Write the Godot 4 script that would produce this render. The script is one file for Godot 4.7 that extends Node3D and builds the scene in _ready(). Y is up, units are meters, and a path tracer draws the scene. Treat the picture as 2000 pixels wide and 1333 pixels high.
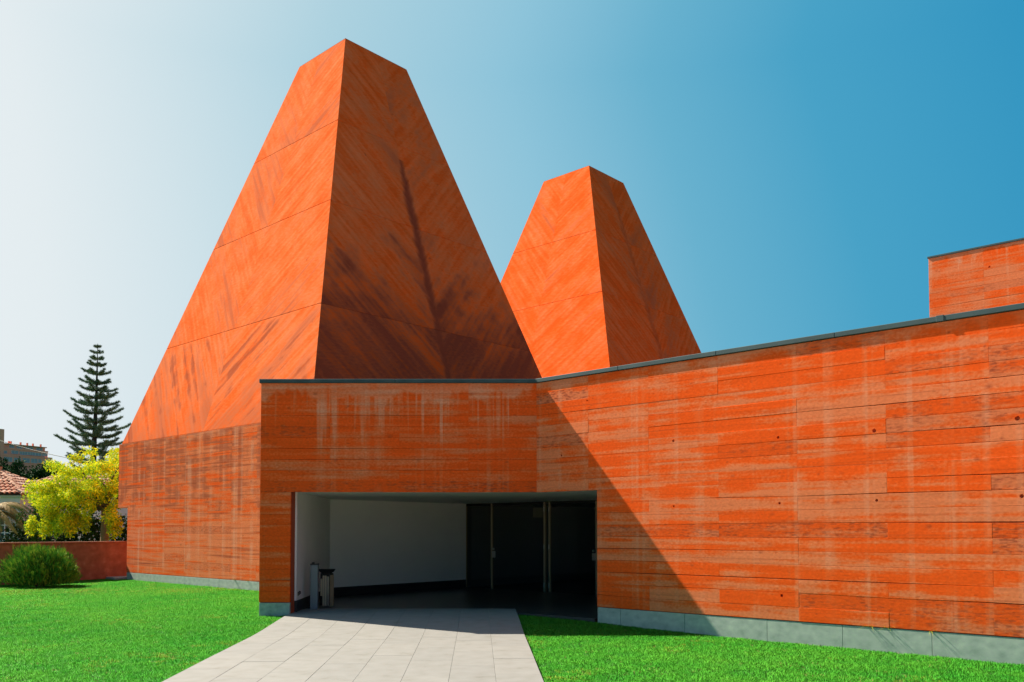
extends Node3D
# An orange board-marked concrete museum with two cut pyramids, a lawn and a stone path. Metres, y up, the camera looks along -z.

const EXPO := 2.75
const RIGHT := Vector3(0.73845, 0, 0.67431)    # along the long wall, to the right as seen from outside
const BACK := Vector3(0.67431, 0, -0.73845)    # square to it, into the building
const TOP := 4.54                              # height of the walls with their coping
const BASE := 0.235                            # height of the stone plinth
const LINTEL := 2.37
var M := {}
var taken := {}

# ---------------------------------------------------------------- helpers
class Shape:
	var v := PackedVector3Array()
	var n := PackedVector3Array()
	var uv := PackedVector2Array()
	var c := PackedColorArray()
	var tint := Color.WHITE
	var use_uv := false
	var use_c := false
	var mapper: Callable
	func tri(a: Vector3, b: Vector3, d: Vector3, out := Vector3.ZERO, na := Vector3.ZERO, nb := Vector3.ZERO, nd := Vector3.ZERO):
		var f := (d - a).cross(b - a)
		if f.length_squared() < 1e-16:
			return
		if out != Vector3.ZERO and f.dot(out) < 0:
			var t := b
			b = d
			d = t
			var tn := nb
			nb = nd
			nd = tn
			f = -f
		f = f.normalized()
		for p in [a, b, d]:
			v.append(p)
			if use_uv:
				uv.append(mapper.call(p))
			if use_c:
				c.append(tint)
		if na != Vector3.ZERO:
			n.append(na)
			n.append(nb)
			n.append(nd)
		else:
			n.append(f)
			n.append(f)
			n.append(f)
	func quad(a: Vector3, b: Vector3, d: Vector3, e: Vector3, out := Vector3.ZERO):
		tri(a, b, d, out)
		tri(a, d, e, out)
	func box(lo: Vector3, hi: Vector3, t := Transform3D.IDENTITY, bevel := 0.0):
		# a box whose edges are cut by bevel
		var b := minf(bevel, minf(hi.x - lo.x, minf(hi.y - lo.y, hi.z - lo.z)) * 0.45)
		var mid := (lo + hi) / 2
		var h := (hi - lo) / 2
		for ax in 3:
			for s in [-1.0, 1.0]:
				var u := (ax + 1) % 3
				var w := (ax + 2) % 3
				var ps := []
				for k in [[-1, -1], [1, -1], [1, 1], [-1, 1]]:
					var p := Vector3.ZERO
					p[ax] = s * h[ax]
					p[u] = k[0] * (h[u] - b)
					p[w] = k[1] * (h[w] - b)
					ps.append(t * (mid + p))
				var o := Vector3.ZERO
				o[ax] = s
				quad(ps[0], ps[1], ps[2], ps[3], t.basis * o)
		if b <= 0:
			return
		for ax in 3:
			var u := (ax + 1) % 3
			var w := (ax + 2) % 3
			for su in [-1.0, 1.0]:
				for sw in [-1.0, 1.0]:
					var ps := []
					for k in [[-1, 0], [1, 0], [1, 1], [-1, 1]]:
						var p := Vector3.ZERO
						p[ax] = k[0] * (h[ax] - b)
						p[u] = su * (h[u] - (b if k[1] == 0 else 0.0))
						p[w] = sw * (h[w] - (0.0 if k[1] == 0 else b))
						ps.append(t * (mid + p))
					var o := Vector3.ZERO
					o[u] = su
					o[w] = sw
					quad(ps[0], ps[1], ps[2], ps[3], t.basis * o)
		for sx in [-1.0, 1.0]:
			for sy in [-1.0, 1.0]:
				for sz in [-1.0, 1.0]:
					var s := Vector3(sx, sy, sz)
					var ps := []
					for ax in 3:
						var p := Vector3.ZERO
						for k in 3:
							p[k] = s[k] * (h[k] - (0.0 if k == ax else b))
						ps.append(t * (mid + p))
					tri(ps[0], ps[1], ps[2], t.basis * s)
	func tube(pts: Array, radii: Array, sides := 7, caps := true):
		var rings := []
		for i in pts.size():
			var d: Vector3 = (pts[mini(i + 1, pts.size() - 1)] - pts[maxi(i - 1, 0)]).normalized()
			var u := d.cross(Vector3.UP if absf(d.y) < 0.9 else Vector3.RIGHT).normalized()
			var w := d.cross(u).normalized()
			var ring := []
			for k in sides:
				var a := TAU * k / sides
				ring.append([pts[i] + (u * cos(a) + w * sin(a)) * radii[i], u * cos(a) + w * sin(a)])
			rings.append(ring)
		for i in pts.size() - 1:
			for k in sides:
				var a: Array = rings[i][k]
				var b: Array = rings[i][(k + 1) % sides]
				var d: Array = rings[i + 1][(k + 1) % sides]
				var e: Array = rings[i + 1][k]
				tri(a[0], b[0], d[0], a[1] + b[1], a[1], b[1], d[1])
				tri(a[0], d[0], e[0], a[1] + d[1], a[1], d[1], e[1])
		if caps:
			for i in [0, pts.size() - 1]:
				for k in range(1, sides - 1):
					tri(rings[i][0][0], rings[i][k][0], rings[i][k + 1][0])
	func prism(poly: Array, y0: float, y1: float):
		# poly: Vector2(x, z), extruded upwards
		var pk := PackedVector2Array(poly)
		var idx := Geometry2D.triangulate_polygon(pk)
		for i in range(0, idx.size(), 3):
			var a := pk[idx[i]]
			var b := pk[idx[i + 1]]
			var d := pk[idx[i + 2]]
			tri(Vector3(a.x, y1, a.y), Vector3(b.x, y1, b.y), Vector3(d.x, y1, d.y), Vector3.UP)
			tri(Vector3(a.x, y0, a.y), Vector3(b.x, y0, b.y), Vector3(d.x, y0, d.y), Vector3.DOWN)
		var turn := -1.0 if Geometry2D.is_polygon_clockwise(pk) else 1.0
		for i in pk.size():
			var a := pk[i]
			var b := pk[(i + 1) % pk.size()]
			var e := (b - a).normalized()
			quad(Vector3(a.x, y0, a.y), Vector3(b.x, y0, b.y), Vector3(b.x, y1, b.y), Vector3(a.x, y1, a.y), Vector3(e.y, 0, -e.x) * turn)
	func mesh() -> ArrayMesh:
		var arr := []
		arr.resize(Mesh.ARRAY_MAX)
		arr[Mesh.ARRAY_VERTEX] = v
		arr[Mesh.ARRAY_NORMAL] = n
		if use_uv:
			arr[Mesh.ARRAY_TEX_UV] = uv
		if use_c:
			arr[Mesh.ARRAY_COLOR] = c
		var m := ArrayMesh.new()
		m.add_surface_from_arrays(Mesh.PRIMITIVE_TRIANGLES, arr)
		return m

func P(x: float, y: float, d: float) -> Vector3:
	return Vector3(x, y, -d)

func lin(r: float, g: float, b: float) -> Color:
	return Color(r, g, b).linear_to_srgb()

func numbered(called: String) -> String:
	taken[called] = taken.get(called, -1) + 1
	return called if taken[called] == 0 else "%s_%03d" % [called, taken[called]]

func obj(called: String, s: Shape, m: Material, parent: Node, at := Transform3D.IDENTITY) -> MeshInstance3D:
	var o := MeshInstance3D.new()
	o.name = numbered(called) if parent == self else called
	o.mesh = s.mesh()
	o.material_override = m
	o.transform = at
	parent.add_child(o, true)
	return o

func tag(o: Node, label: String, category := "", group := "", kind := ""):
	if label:
		o.set_meta("label", label)
	if category:
		o.set_meta("category", category)
	if group:
		o.set_meta("group", group)
	if kind:
		o.set_meta("kind", kind)

func thing(called: String, label: String, category: String, at: Vector3, turn := 0.0, group := "") -> Node3D:
	var o := Node3D.new()
	o.name = numbered(called)
	add_child(o)
	o.position = at
	o.rotation.y = turn
	tag(o, label, category, group)
	return o

func mat(c: Color, rough := 0.8, metal := 0.0) -> StandardMaterial3D:
	var m := StandardMaterial3D.new()
	m.albedo_color = c
	m.roughness = rough
	m.metallic = metal
	return m

func noise_bytes(sd: int, freq: float, w: int, h: int, sx := 1, sy := 1, octaves := 4) -> PackedByteArray:
	# tiling noise, stretched sx times along x and sy times along y
	var f := FastNoiseLite.new()
	f.seed = sd
	f.frequency = freq
	f.fractal_octaves = octaves
	f.noise_type = FastNoiseLite.TYPE_SIMPLEX_SMOOTH
	var im := f.get_seamless_image(w / sx, h / sy)
	if sx > 1 or sy > 1:
		im.resize(w, h, Image.INTERPOLATE_CUBIC)
	im.convert(Image.FORMAT_L8)
	return im.get_data()

func ramp_tex(sd: int, freq: float, stops: Array, w := 512) -> ImageTexture:
	# a tiling noise coloured through stops [[offset, colour], ...]
	var b := noise_bytes(sd, freq, w, w, 1, 1, 5)
	var g := Gradient.new()
	g.offsets = PackedFloat32Array(stops.map(func(s): return s[0]))
	g.colors = PackedColorArray(stops.map(func(s): return s[1]))
	var lut := PackedByteArray()
	for i in 256:
		var c := g.sample(i / 255.0)
		lut.append_array(PackedByteArray([int(c.r * 255), int(c.g * 255), int(c.b * 255)]))
	var out := PackedByteArray()
	out.resize(w * w * 3)
	for i in w * w:
		var k := b[i] * 3
		out[i * 3] = lut[k]
		out[i * 3 + 1] = lut[k + 1]
		out[i * 3 + 2] = lut[k + 2]
	return ImageTexture.create_from_image(Image.create_from_data(w, w, false, Image.FORMAT_RGB8, out))

func tri_mat(tex: Texture2D, scale: float, rough := 0.85, tint := Color.WHITE) -> StandardMaterial3D:
	var m := mat(tint, rough)
	m.albedo_texture = tex
	m.uv1_triplanar = true
	m.uv1_world_triplanar = true
	m.uv1_scale = Vector3.ONE * scale
	return m

# ---------------------------------------------------------------- sky
func sky_texture(sun: Vector3) -> ImageTexture:
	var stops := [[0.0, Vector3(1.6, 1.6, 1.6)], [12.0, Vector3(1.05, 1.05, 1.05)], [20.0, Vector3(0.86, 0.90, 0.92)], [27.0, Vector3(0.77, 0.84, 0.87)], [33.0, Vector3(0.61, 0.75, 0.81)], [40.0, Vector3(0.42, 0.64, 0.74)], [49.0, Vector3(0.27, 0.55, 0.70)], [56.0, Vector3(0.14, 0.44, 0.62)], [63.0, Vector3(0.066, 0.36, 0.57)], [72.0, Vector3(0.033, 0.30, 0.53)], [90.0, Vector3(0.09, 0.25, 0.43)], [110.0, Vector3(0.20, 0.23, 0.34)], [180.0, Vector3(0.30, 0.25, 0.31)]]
	var w := 1024
	var h := 512
	var data := PackedFloat32Array()
	data.resize(w * h * 3)
	for j in h:
		var el := (0.5 - (j + 0.5) / h) * PI
		var e := rad_to_deg(maxf(el, 0.0))
		var corr := 0.85 * (28.0 - e) if e < 28.0 else -0.25 * (e - 28.0)
		for i in w:
			var az := (i + 0.5) / w * TAU
			var d := Vector3(sin(az) * cos(el), sin(el), -cos(az) * cos(el))
			var g := clampf(rad_to_deg(acos(clampf(d.dot(sun), -1, 1))) - corr, 0.0, 179.9)
			var k := 0
			while stops[k + 1][0] < g:
				k += 1
			var t: float = (g - stops[k][0]) / (stops[k + 1][0] - stops[k][0])
			var c: Vector3 = stops[k][1].lerp(stops[k + 1][1], t) / EXPO
			var at := (j * w + i) * 3
			data[at] = c.x
			data[at + 1] = c.y
			data[at + 2] = c.z
	return ImageTexture.create_from_image(Image.create_from_data(w, h, false, Image.FORMAT_RGBF, data.to_byte_array()))

# ---------------------------------------------------------------- concrete textures
func pack(w: int, h: int, col: PackedByteArray, hgt: PackedByteArray, bump: float, rough := 0.95) -> StandardMaterial3D:
	var m := mat(Color.WHITE, rough)
	m.albedo_texture = ImageTexture.create_from_image(Image.create_from_data(w, h, false, Image.FORMAT_RGB8, col))
	m.heightmap_enabled = true
	m.heightmap_texture = ImageTexture.create_from_image(Image.create_from_data(w, h, false, Image.FORMAT_L8, hgt))
	m.heightmap_scale = bump
	m.metallic_specular = 0.08
	return m

# Board-marked concrete: pigment that has washed out unevenly, board by board, with grain, rough boards, knots and lime runs from the coping.
# cols: x of the board ends in metres, rows: how many courses, ids[row][col]: number of the board there
func wall_material(w: int, h: int, wm: float, hm: float, cols: Array, rows: int, ids: Array, sd: int, o: Dictionary) -> StandardMaterial3D:
	var r := RandomNumberGenerator.new()
	r.seed = sd
	var grain := noise_bytes(sd, 0.05, 1024, 512, 16, 1, 4)
	var streak := noise_bytes(sd + 1, 0.06, 1024, 512, 16, 1, 3)
	var patch := noise_bytes(sd + 2, 0.012, 1024, 512, 1, 1, 4)
	var speck := noise_bytes(sd + 3, 0.12, 1024, 512, 2, 1, 3)
	var mott := noise_bytes(sd + 6, 0.07, 1024, 512, 1, 1, 5)
	var runs := noise_bytes(sd + 4, 0.03, 1024, 512, 1, 16, 4)
	var wide := noise_bytes(sd + 5, 0.02, 1024, 512, 1, 32, 3)
	var fade := {}
	var rough := {}
	var off := {}
	var off2 := {}
	for row in ids:
		for b in row:
			if not fade.has(b):
				fade[b] = r.randf() * o.spread + o.fade
				rough[b] = r.randf_range(0.5, 1.0) if r.randf() < o.rough else 0.0
				off[b] = r.randi() % 1024
				off2[b] = r.randi() % 512
	var colof := PackedInt32Array()
	for x in w:
		var xm := (x + 0.5) / w * wm
		var k := 0
		while k < cols.size() - 2 and cols[k + 1] < xm:
			k += 1
		colof.append(k)
	var out := PackedByteArray()
	out.resize(w * h * 3)
	var hg := PackedByteArray()
	hg.resize(w * h)
	var pxm := w / wm
	var sat: Color = o.sat
	var pale: Color = o.pale
	var dark: Color = o.dark
	var lime: Color = o.lime
	var rscale: int = o.get("rscale", 2)
	var sscale: float = o.get("sscale", 3.0)
	var smear: float = o.get("smear", 0.0)
	var gx := 100.0 / pxm      # texels of the noises per texel, 100 to the metre
	for y in h:
		var vm := (y + 0.5) / h * hm
		var row := clampi(int((1.0 - (y + 0.5) / h) * rows), 0, rows - 1)
		var idrow: Array = ids[row]
		var last := -1
		var f0 := 0.0
		var rg := 0.0
		var ox := 0
		var ys := 0
		var yn := int(y * gx)
		var inrow := fposmod((1.0 - (y + 0.5) / h) * rows, 1.0)
		for x in w:
			var b: int = idrow[colof[x]]
			if b != last:
				last = b
				f0 = fade[b]
				rg = rough[b]
				ox = off[b]
				ys = off2[b]
			var xn := int(x * gx)
			var a := ((yn * 2 + ys) & 511) * 1024
			var g := grain[a + ((xn + ox) & 1023)] / 255.0
			var s := streak[((yn + ys) & 511) * 1024 + ((xn + ox * 3) & 1023)] / 255.0
			var pa := patch[((yn & 511) << 10) + (xn & 1023)] / 255.0
			var sp := speck[a + ((xn + ox * 2) & 1023)] / 255.0
			var mo := mott[(((yn * 3 + ys) & 511) << 10) + ((xn * 2 + ox) & 1023)] / 255.0
			var f: float = f0 + (s - 0.5) * o.streak + (pa - 0.5) * o.patch + (g - 0.5) * 0.12 + (mo - 0.5) * 0.45
			f = clampf((f - 0.5) * 1.7 + 0.5, 0.0, 1.0)
			var rr := lerpf(sat.r, pale.r, f)
			var gg := lerpf(sat.g, pale.g, f)
			var bb := lerpf(sat.b, pale.b, f)
			# rough boards: torn grain that has caught dirt
			var d := 0.0
			if rg > 0.0:
				d = (clampf((sp - 0.48) * 4.0, 0.0, 1.0) * 0.75 + 0.25) * clampf((pa + g - 0.6) * 2.2, 0.25, 1.0) * rg
			else:
				d = clampf((sp - 0.74) * 7.0, 0.0, 1.0) * 0.4
			# deep stains along some courses
			d = maxf(d, clampf((streak[((int(yn * sscale) + 200) & 511) * 1024 + ((xn / 2 + 77) & 1023)] / 255.0 - o.stain_at) * 4.0, 0.0, 1.0) * o.stain)
			# smears under the foot of the slope
			if smear > 0.0:
				d = maxf(d, smoothstep(0.0, 1.5, 2.6 + (pa - 0.5) * 3.0 - vm) * clampf((s * 0.7 + runs[((xn >> 1) + 400) & 1023] / 255.0 * 0.5 - 0.52) * 4.0, 0.0, 1.0) * smear)
			rr = lerpf(rr, dark.r, d * 0.75)
			gg = lerpf(gg, dark.g, d * 0.75)
			bb = lerpf(bb, dark.b, d * 0.75)
			# lime washed down from the coping
			var wd := wide[(xn + 300) & 1023] / 255.0
			var run := runs[((xn * rscale) & 1023)] / 255.0 * 0.85 + runs[(((yn >> 2) & 511) << 10) + ((xn * rscale) & 1023)] / 255.0 * 0.15
			var w2 := wide[(xn * 3 + 700) & 1023] / 255.0
			var reach: float = o.run * (0.15 + 1.1 * clampf(wd * 0.8 + w2 * 0.9 - 0.45, 0.0, 1.0))
			var l: float = smoothstep(0.0, 0.6, reach - vm) * smoothstep(0.50, 0.66, run) * clampf(wd * 1.6 - 0.1, 0.2, 1.0)
			l = maxf(l, smoothstep(0.0, 0.12, 0.10 + 0.25 * wd * o.run + (pa - 0.5) * 0.3 - vm) * 0.8)
			l *= o.lime_strength * (0.45 + 0.35 * g + 0.4 * pa)
			l = maxf(l, clampf((run - 0.50) * 4.0, 0.0, 1.0) * clampf((wd - 0.42) * 3.0, 0.0, 1.0) * o.veil * clampf(pa * 2.2 - 0.45, 0.0, 1.0))
			rr = lerpf(rr, lime.r, l)
			gg = lerpf(gg, lime.g, l)
			bb = lerpf(bb, lime.b, l)
			var k := 0.90 + 0.08 * g + 0.12 * mo
			var at := (y * w + x) * 3
			out[at] = clampi(int(rr * k * 255.0), 0, 255)
			out[at + 1] = clampi(int(gg * k * 255.0), 0, 255)
			out[at + 2] = clampi(int(bb * k * 255.0), 0, 255)
			hg[y * w + x] = clampi(int((0.55 + (g - 0.5) * 0.35 + (mo - 0.5) * 0.45 - d * 0.45 * (1.0 if rg > 0.0 else 0.3) + (pa - 0.5) * 0.3 + 0.04 * sin(inrow * PI)) * 255.0), 0, 255)
	# knots: a dark ring round a pale heart
	for q in int(wm * hm * 1.6):
		var kx := r.randi() % w
		var ky := r.randi() % h
		var ra := r.randf_range(0.02, 0.045) * pxm
		var st := r.randf_range(0.3, 0.75)
		for dy in range(-int(ra), int(ra) + 1):
			for dx in range(-int(ra * 1.5), int(ra * 1.5) + 1):
				var x := kx + dx
				var y := ky + dy
				if x < 0 or y < 0 or x >= w or y >= h:
					continue
				var e := sqrt(pow(dx / (ra * 1.5), 2) + pow(dy / ra, 2))
				var a: float = clampf(1.0 - e, 0.0, 1.0) * st * (0.4 + 0.6 * speck[((y & 511) << 10) + (x * 3 & 1023)] / 255.0)
				var at := (y * w + x) * 3
				out[at] = int(lerpf(out[at], dark.r * 255.0, a))
				out[at + 1] = int(lerpf(out[at + 1], dark.g * 255.0, a))
				out[at + 2] = int(lerpf(out[at + 2], dark.b * 255.0, a))
	return pack(w, h, out, hg, o.bump)

# Concrete of the pyramids: chevron boards that point down to a middle line; brushed pale streaks, dark weathering.
func tower_material(w: int, h: int, wm: float, hm: float, sd: int, o: Dictionary) -> StandardMaterial3D:
	var fine := noise_bytes(sd, 0.075, 1024, 512, 16, 1, 5)
	var broad := noise_bytes(sd + 1, 0.02, 1024, 512, 8, 1, 4)
	var patch := noise_bytes(sd + 2, 0.010, 1024, 512, 1, 1, 4)
	var speck := noise_bytes(sd + 3, 0.08, 1024, 512, 3, 1, 3)
	var out := PackedByteArray()
	out.resize(w * h * 3)
	var hg := PackedByteArray()
	hg.resize(w * h)
	var sat: Color = o.sat
	var pale: Color = o.pale
	var dark: Color = o.dark
	var px := wm / w
	for y in h:
		var up := hm - (y + 0.5) / h * hm
		var band := 0
		while band < 3 and up > o.bands[band + 1]:
			band += 1
		for x in w:
			var xm := (x + 0.5) * px - wm / 2
			var ad := absf(xm)
			var side := 0 if xm < 0 else 1
			# boards climb outwards from the middle line
			var slope: float = o.slope_left if side == 0 else o.slope_right
			var across := (up - ad * slope) / sqrt(1.0 + slope * slope)
			var along := (ad + up * slope) / sqrt(1.0 + slope * slope)
			var ia := int((across + 40.0) * 60.0) + side * 311 + band * 97
			var il := int((along + 5.0) * 60.0) + side * 500 + band * 260
			var g := fine[((ia & 511) << 10) + (il & 1023)] / 255.0
			var bd := broad[(((ia >> 1) & 511) << 10) + ((il >> 1) & 1023)] / 255.0
			var pa := patch[(((y * 2 + sd * 7) & 511) << 10) + ((x * 2 + sd * 13) & 1023)] / 255.0
			var sp := speck[((ia & 511) << 10) + ((il * 2) & 1023)] / 255.0
			var mo := speck[(((y * 3) & 511) << 10) + ((x * 3) & 1023)] / 255.0
			var f := clampf(0.5 + (bd - 0.5) * 0.6 + (g - 0.5) * 0.65 + (pa - 0.5) * 0.8 + (mo - 0.5) * 0.8 + o.pale_bias, 0.0, 1.0)
			var rr := lerpf(sat.r, pale.r, f)
			var gg := lerpf(sat.g, pale.g, f)
			var bb := lerpf(sat.b, pale.b, f)
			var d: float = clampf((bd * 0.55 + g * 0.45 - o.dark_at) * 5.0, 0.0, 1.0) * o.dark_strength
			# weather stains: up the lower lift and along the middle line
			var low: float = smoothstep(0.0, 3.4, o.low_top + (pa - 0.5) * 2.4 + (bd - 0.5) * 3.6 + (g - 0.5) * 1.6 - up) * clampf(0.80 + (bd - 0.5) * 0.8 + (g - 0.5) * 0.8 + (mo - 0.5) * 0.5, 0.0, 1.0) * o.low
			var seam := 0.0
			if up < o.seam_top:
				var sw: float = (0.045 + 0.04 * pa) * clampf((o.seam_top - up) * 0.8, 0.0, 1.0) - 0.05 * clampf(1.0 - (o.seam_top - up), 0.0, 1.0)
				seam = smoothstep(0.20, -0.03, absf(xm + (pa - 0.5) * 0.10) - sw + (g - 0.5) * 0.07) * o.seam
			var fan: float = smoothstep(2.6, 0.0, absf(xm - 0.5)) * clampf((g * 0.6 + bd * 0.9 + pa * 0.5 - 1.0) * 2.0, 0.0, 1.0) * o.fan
			# brown strokes along the boards of the lowest lift
			if o.stroke > 0.0 and band == 0:
				var g2 := fine[(((ia >> 1) & 511) << 10) + ((il >> 1) & 1023)] / 255.0
				var top: float = clampf((o.bands[1] - up) / 0.25, 0.0, 1.0)
				d = maxf(d, clampf((g2 * 0.75 + pa * 0.35 - 0.60) * 5.0, 0.0, 1.0) * o.stroke * top)
				var lift := clampf((bd + g - 0.85) * 1.6, 0.0, 1.0) * 0.6 * top
				rr = lerpf(rr, pale.r, lift)
				gg = lerpf(gg, pale.g * 1.06, lift)
				bb = lerpf(bb, pale.b * 1.15, lift)
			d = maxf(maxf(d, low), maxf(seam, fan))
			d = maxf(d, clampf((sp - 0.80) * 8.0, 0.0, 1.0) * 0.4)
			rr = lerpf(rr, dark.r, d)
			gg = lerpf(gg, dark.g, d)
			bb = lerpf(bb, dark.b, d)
			var k := 0.94 + 0.12 * g
			var at := (y * w + x) * 3
			out[at] = clampi(int(rr * k * 255.0), 0, 255)
			out[at + 1] = clampi(int(gg * k * 255.0), 0, 255)
			out[at + 2] = clampi(int(bb * k * 255.0), 0, 255)
			hg[y * w + x] = clampi(int((0.5 + (g - 0.5) * 0.6 + (bd - 0.5) * 0.5 - clampf((sp - 0.8) * 6.0, 0.0, 1.0) * 0.4) * 255.0), 0, 255)
	return pack(w, h, out, hg, o.bump)

# ---------------------------------------------------------------- board walls
# The wall's own axes: x to the right seen from outside, y up, z outwards.
func make_ids(rows: int, ncol: int, sd: int, join: float) -> Array:
	var r := RandomNumberGenerator.new()
	r.seed = sd
	var ids := []
	var next := 0
	for k in rows:
		var row := []
		for c in ncol:
			var joined: bool = c > 0 and r.randf() < join and (c < 3 or row[c - 1] != row[c - 3])
			if not joined:
				next += 1
			row.append(next)
		ids.append(row)
	return ids

# one board: quadrilateral outline, front face proud by z, edges cut; hole: Vector3(x, y, radius)
func board_shape(x0: float, x1: float, bl: float, br: float, tl: float, tr: float, z: float, wm: float, y0: float, hm: float, holes: Array) -> Shape:
	var s := Shape.new()
	s.use_uv = true
	s.mapper = func(p: Vector3): return Vector2(p.x / wm, 1.0 - (p.y - y0) / hm)
	var e := 0.0002
	var ey := 0.0014
	var b := 0.002
	var o := [Vector3(x0 + e, bl + ey, 0), Vector3(x1 - e, br + ey, 0), Vector3(x1 - e, tr - ey, 0), Vector3(x0 + e, tl - ey, 0)]
	var f := [Vector3(x0 + e + b, bl + ey + b, z), Vector3(x1 - e - b, br + ey + b, z), Vector3(x1 - e - b, tr - ey - b, z), Vector3(x0 + e + b, tl - ey - b, z)]
	var outs := [Vector3.DOWN, Vector3.RIGHT, Vector3.UP, Vector3.LEFT]
	for i in 4:
		var j := (i + 1) % 4
		var a0: Vector3 = o[i] + Vector3(0, 0, z - b)
		var a1: Vector3 = o[j] + Vector3(0, 0, z - b)
		s.quad(a0, a1, f[j], f[i], outs[i] + Vector3.BACK)
		s.quad(o[i] + Vector3(0, 0, -0.07), o[j] + Vector3(0, 0, -0.07), a1, a0, outs[i])
	var xs := f[0].x as float
	var edge := func(t: float, top: bool) -> Vector3:
		var k: float = (t - f[0].x) / (f[1].x - f[0].x)
		return f[3].lerp(f[2], k) if top else f[0].lerp(f[1], k)
	holes.sort_custom(func(p, q): return p.x < q.x)
	for hole in holes:
		var q: float = hole.z * 1.15
		s.quad(edge.call(xs, false), edge.call(hole.x - q, false), edge.call(hole.x - q, true), edge.call(xs, true), Vector3.BACK)
		var lo0: Vector3 = edge.call(hole.x - q, false)
		var lo1: Vector3 = edge.call(hole.x + q, false)
		var hi0: Vector3 = edge.call(hole.x - q, true)
		var hi1: Vector3 = edge.call(hole.x + q, true)
		var sq := [Vector3(hole.x - q, hole.y - q, z), Vector3(hole.x + q, hole.y - q, z), Vector3(hole.x + q, hole.y + q, z), Vector3(hole.x - q, hole.y + q, z)]
		s.quad(lo0, lo1, sq[1], sq[0], Vector3.BACK)
		s.quad(sq[3], sq[2], hi1, hi0, Vector3.BACK)
		var n := 16
		var ring := []
		for k in n:
			var a := TAU * (k + 0.5) / n - PI * 0.75
			ring.append(Vector3(hole.x + cos(a) * hole.z, hole.y + sin(a) * hole.z, z))
		for side in 4:
			for k in 4:
				var p0: Vector3 = ring[(side * 4 + k + 15) % n]
				var p1: Vector3 = ring[(side * 4 + k) % n]
				s.tri(sq[side], p0, p1, Vector3.BACK)
			s.tri(sq[side], sq[(side + 1) % 4], ring[(side * 4 + 3) % n], Vector3.BACK)
		var mid := Vector3(hole.x, hole.y, z - 0.05)
		for k in n:
			var p0: Vector3 = ring[k]
			var p1: Vector3 = ring[(k + 1) % n]
			var q0 := Vector3(lerpf(hole.x, p0.x, 0.7), lerpf(hole.y, p0.y, 0.7), z - 0.05)
			var q1 := Vector3(lerpf(hole.x, p1.x, 0.7), lerpf(hole.y, p1.y, 0.7), z - 0.05)
			s.quad(p0, p1, q1, q0, mid - p0)
			s.tri(q0, q1, mid, Vector3.BACK)
		xs = hole.x + q
	s.quad(edge.call(xs, false), f[1], f[2], edge.call(xs, true), Vector3.BACK)
	return s

# skip(x0, x1, y0, y1) -> array of [x0, x1, y0, y1] to build in place of the whole board
func board_wall(parent: Node, cols: Array, rows: int, ids: Array, y0: float, y1: float, m: Material, sd: int, cut: Callable, holes: Array, uneven := 0.006, crooked := 0.008):
	var r := RandomNumberGenerator.new()
	r.seed = sd
	var wm: float = cols[-1]
	var hm := y1 - y0
	var jit := []
	for k in rows + 1:
		var line := []
		for c in cols.size():
			line.append(0.0 if k == 0 or k == rows else r.randf_range(-crooked, crooked))
		jit.append(line)
	for k in rows:
		var c := 0
		while c < cols.size() - 1:
			var e := c
			while e + 1 < cols.size() - 1 and ids[k][e + 1] == ids[k][c]:
				e += 1
			var xa: float = cols[c]
			var xb: float = cols[e + 1]
			var ya := y0 + hm * k / rows
			var yb := y0 + hm * (k + 1) / rows
			var z := absf(r.randfn(0.0, uneven)) * 0.8 + 0.001
			z = minf(z, 0.004)
			for q in cut.call(xa, xb, ya, yb):
				var jb0: float = jit[k][c] if is_equal_approx(q[2], ya) else 0.0
				var jb1: float = jit[k][e + 1] if is_equal_approx(q[2], ya) else 0.0
				var jt0: float = jit[k + 1][c] if is_equal_approx(q[3], yb) else 0.0
				var jt1: float = jit[k + 1][e + 1] if is_equal_approx(q[3], yb) else 0.0
				var mine := holes.filter(func(h): return h.x > q[0] + 0.06 and h.x < q[1] - 0.06 and h.y > q[2] + 0.005 and h.y < q[3] - 0.005)
				mine = mine.map(func(h): return Vector3(h.x, clampf(h.y, q[2] + h.z * 1.6 + 0.01, q[3] - h.z * 1.6 - 0.01), h.z))
				obj("board", board_shape(q[0], q[1], q[2] + jb0, q[2 + 0] + jb1, q[3] + jt0, q[3] + jt1, z, wm, y0, hm, mine), m, parent)
			c = e + 1

func plinth_slabs(parent: Node, xs: Array, y0: float, m: Material, z := -0.006):
	for i in xs.size() - 1:
		var s := Shape.new()
		s.box(Vector3(xs[i] + 0.002, y0, -0.09), Vector3(xs[i + 1] - 0.002, BASE - 0.012, z), Transform3D.IDENTITY, 0.004)
		obj("plinth_slab", s, m, parent)

func copings(parent: Node, xs: Array, m: Material, dy: float, seams := true):
	for i in xs.size() - 1:
		var s := Shape.new()
		s.box(Vector3(xs[i] + 0.002, TOP - 0.075 + dy, -0.42), Vector3(xs[i + 1] - 0.002, TOP + dy, 0.045), Transform3D.IDENTITY, 0.006)
		obj("coping_piece", s, m, parent)
		if seams and i > 0:
			var k := Shape.new()
			k.box(Vector3(xs[i] - 0.05, TOP - 0.079 + dy, -0.425), Vector3(xs[i] + 0.05, TOP + dy + 0.006, 0.052), Transform3D.IDENTITY, 0.004)
			obj("coping_joint_cover", k, m, parent)

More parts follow.
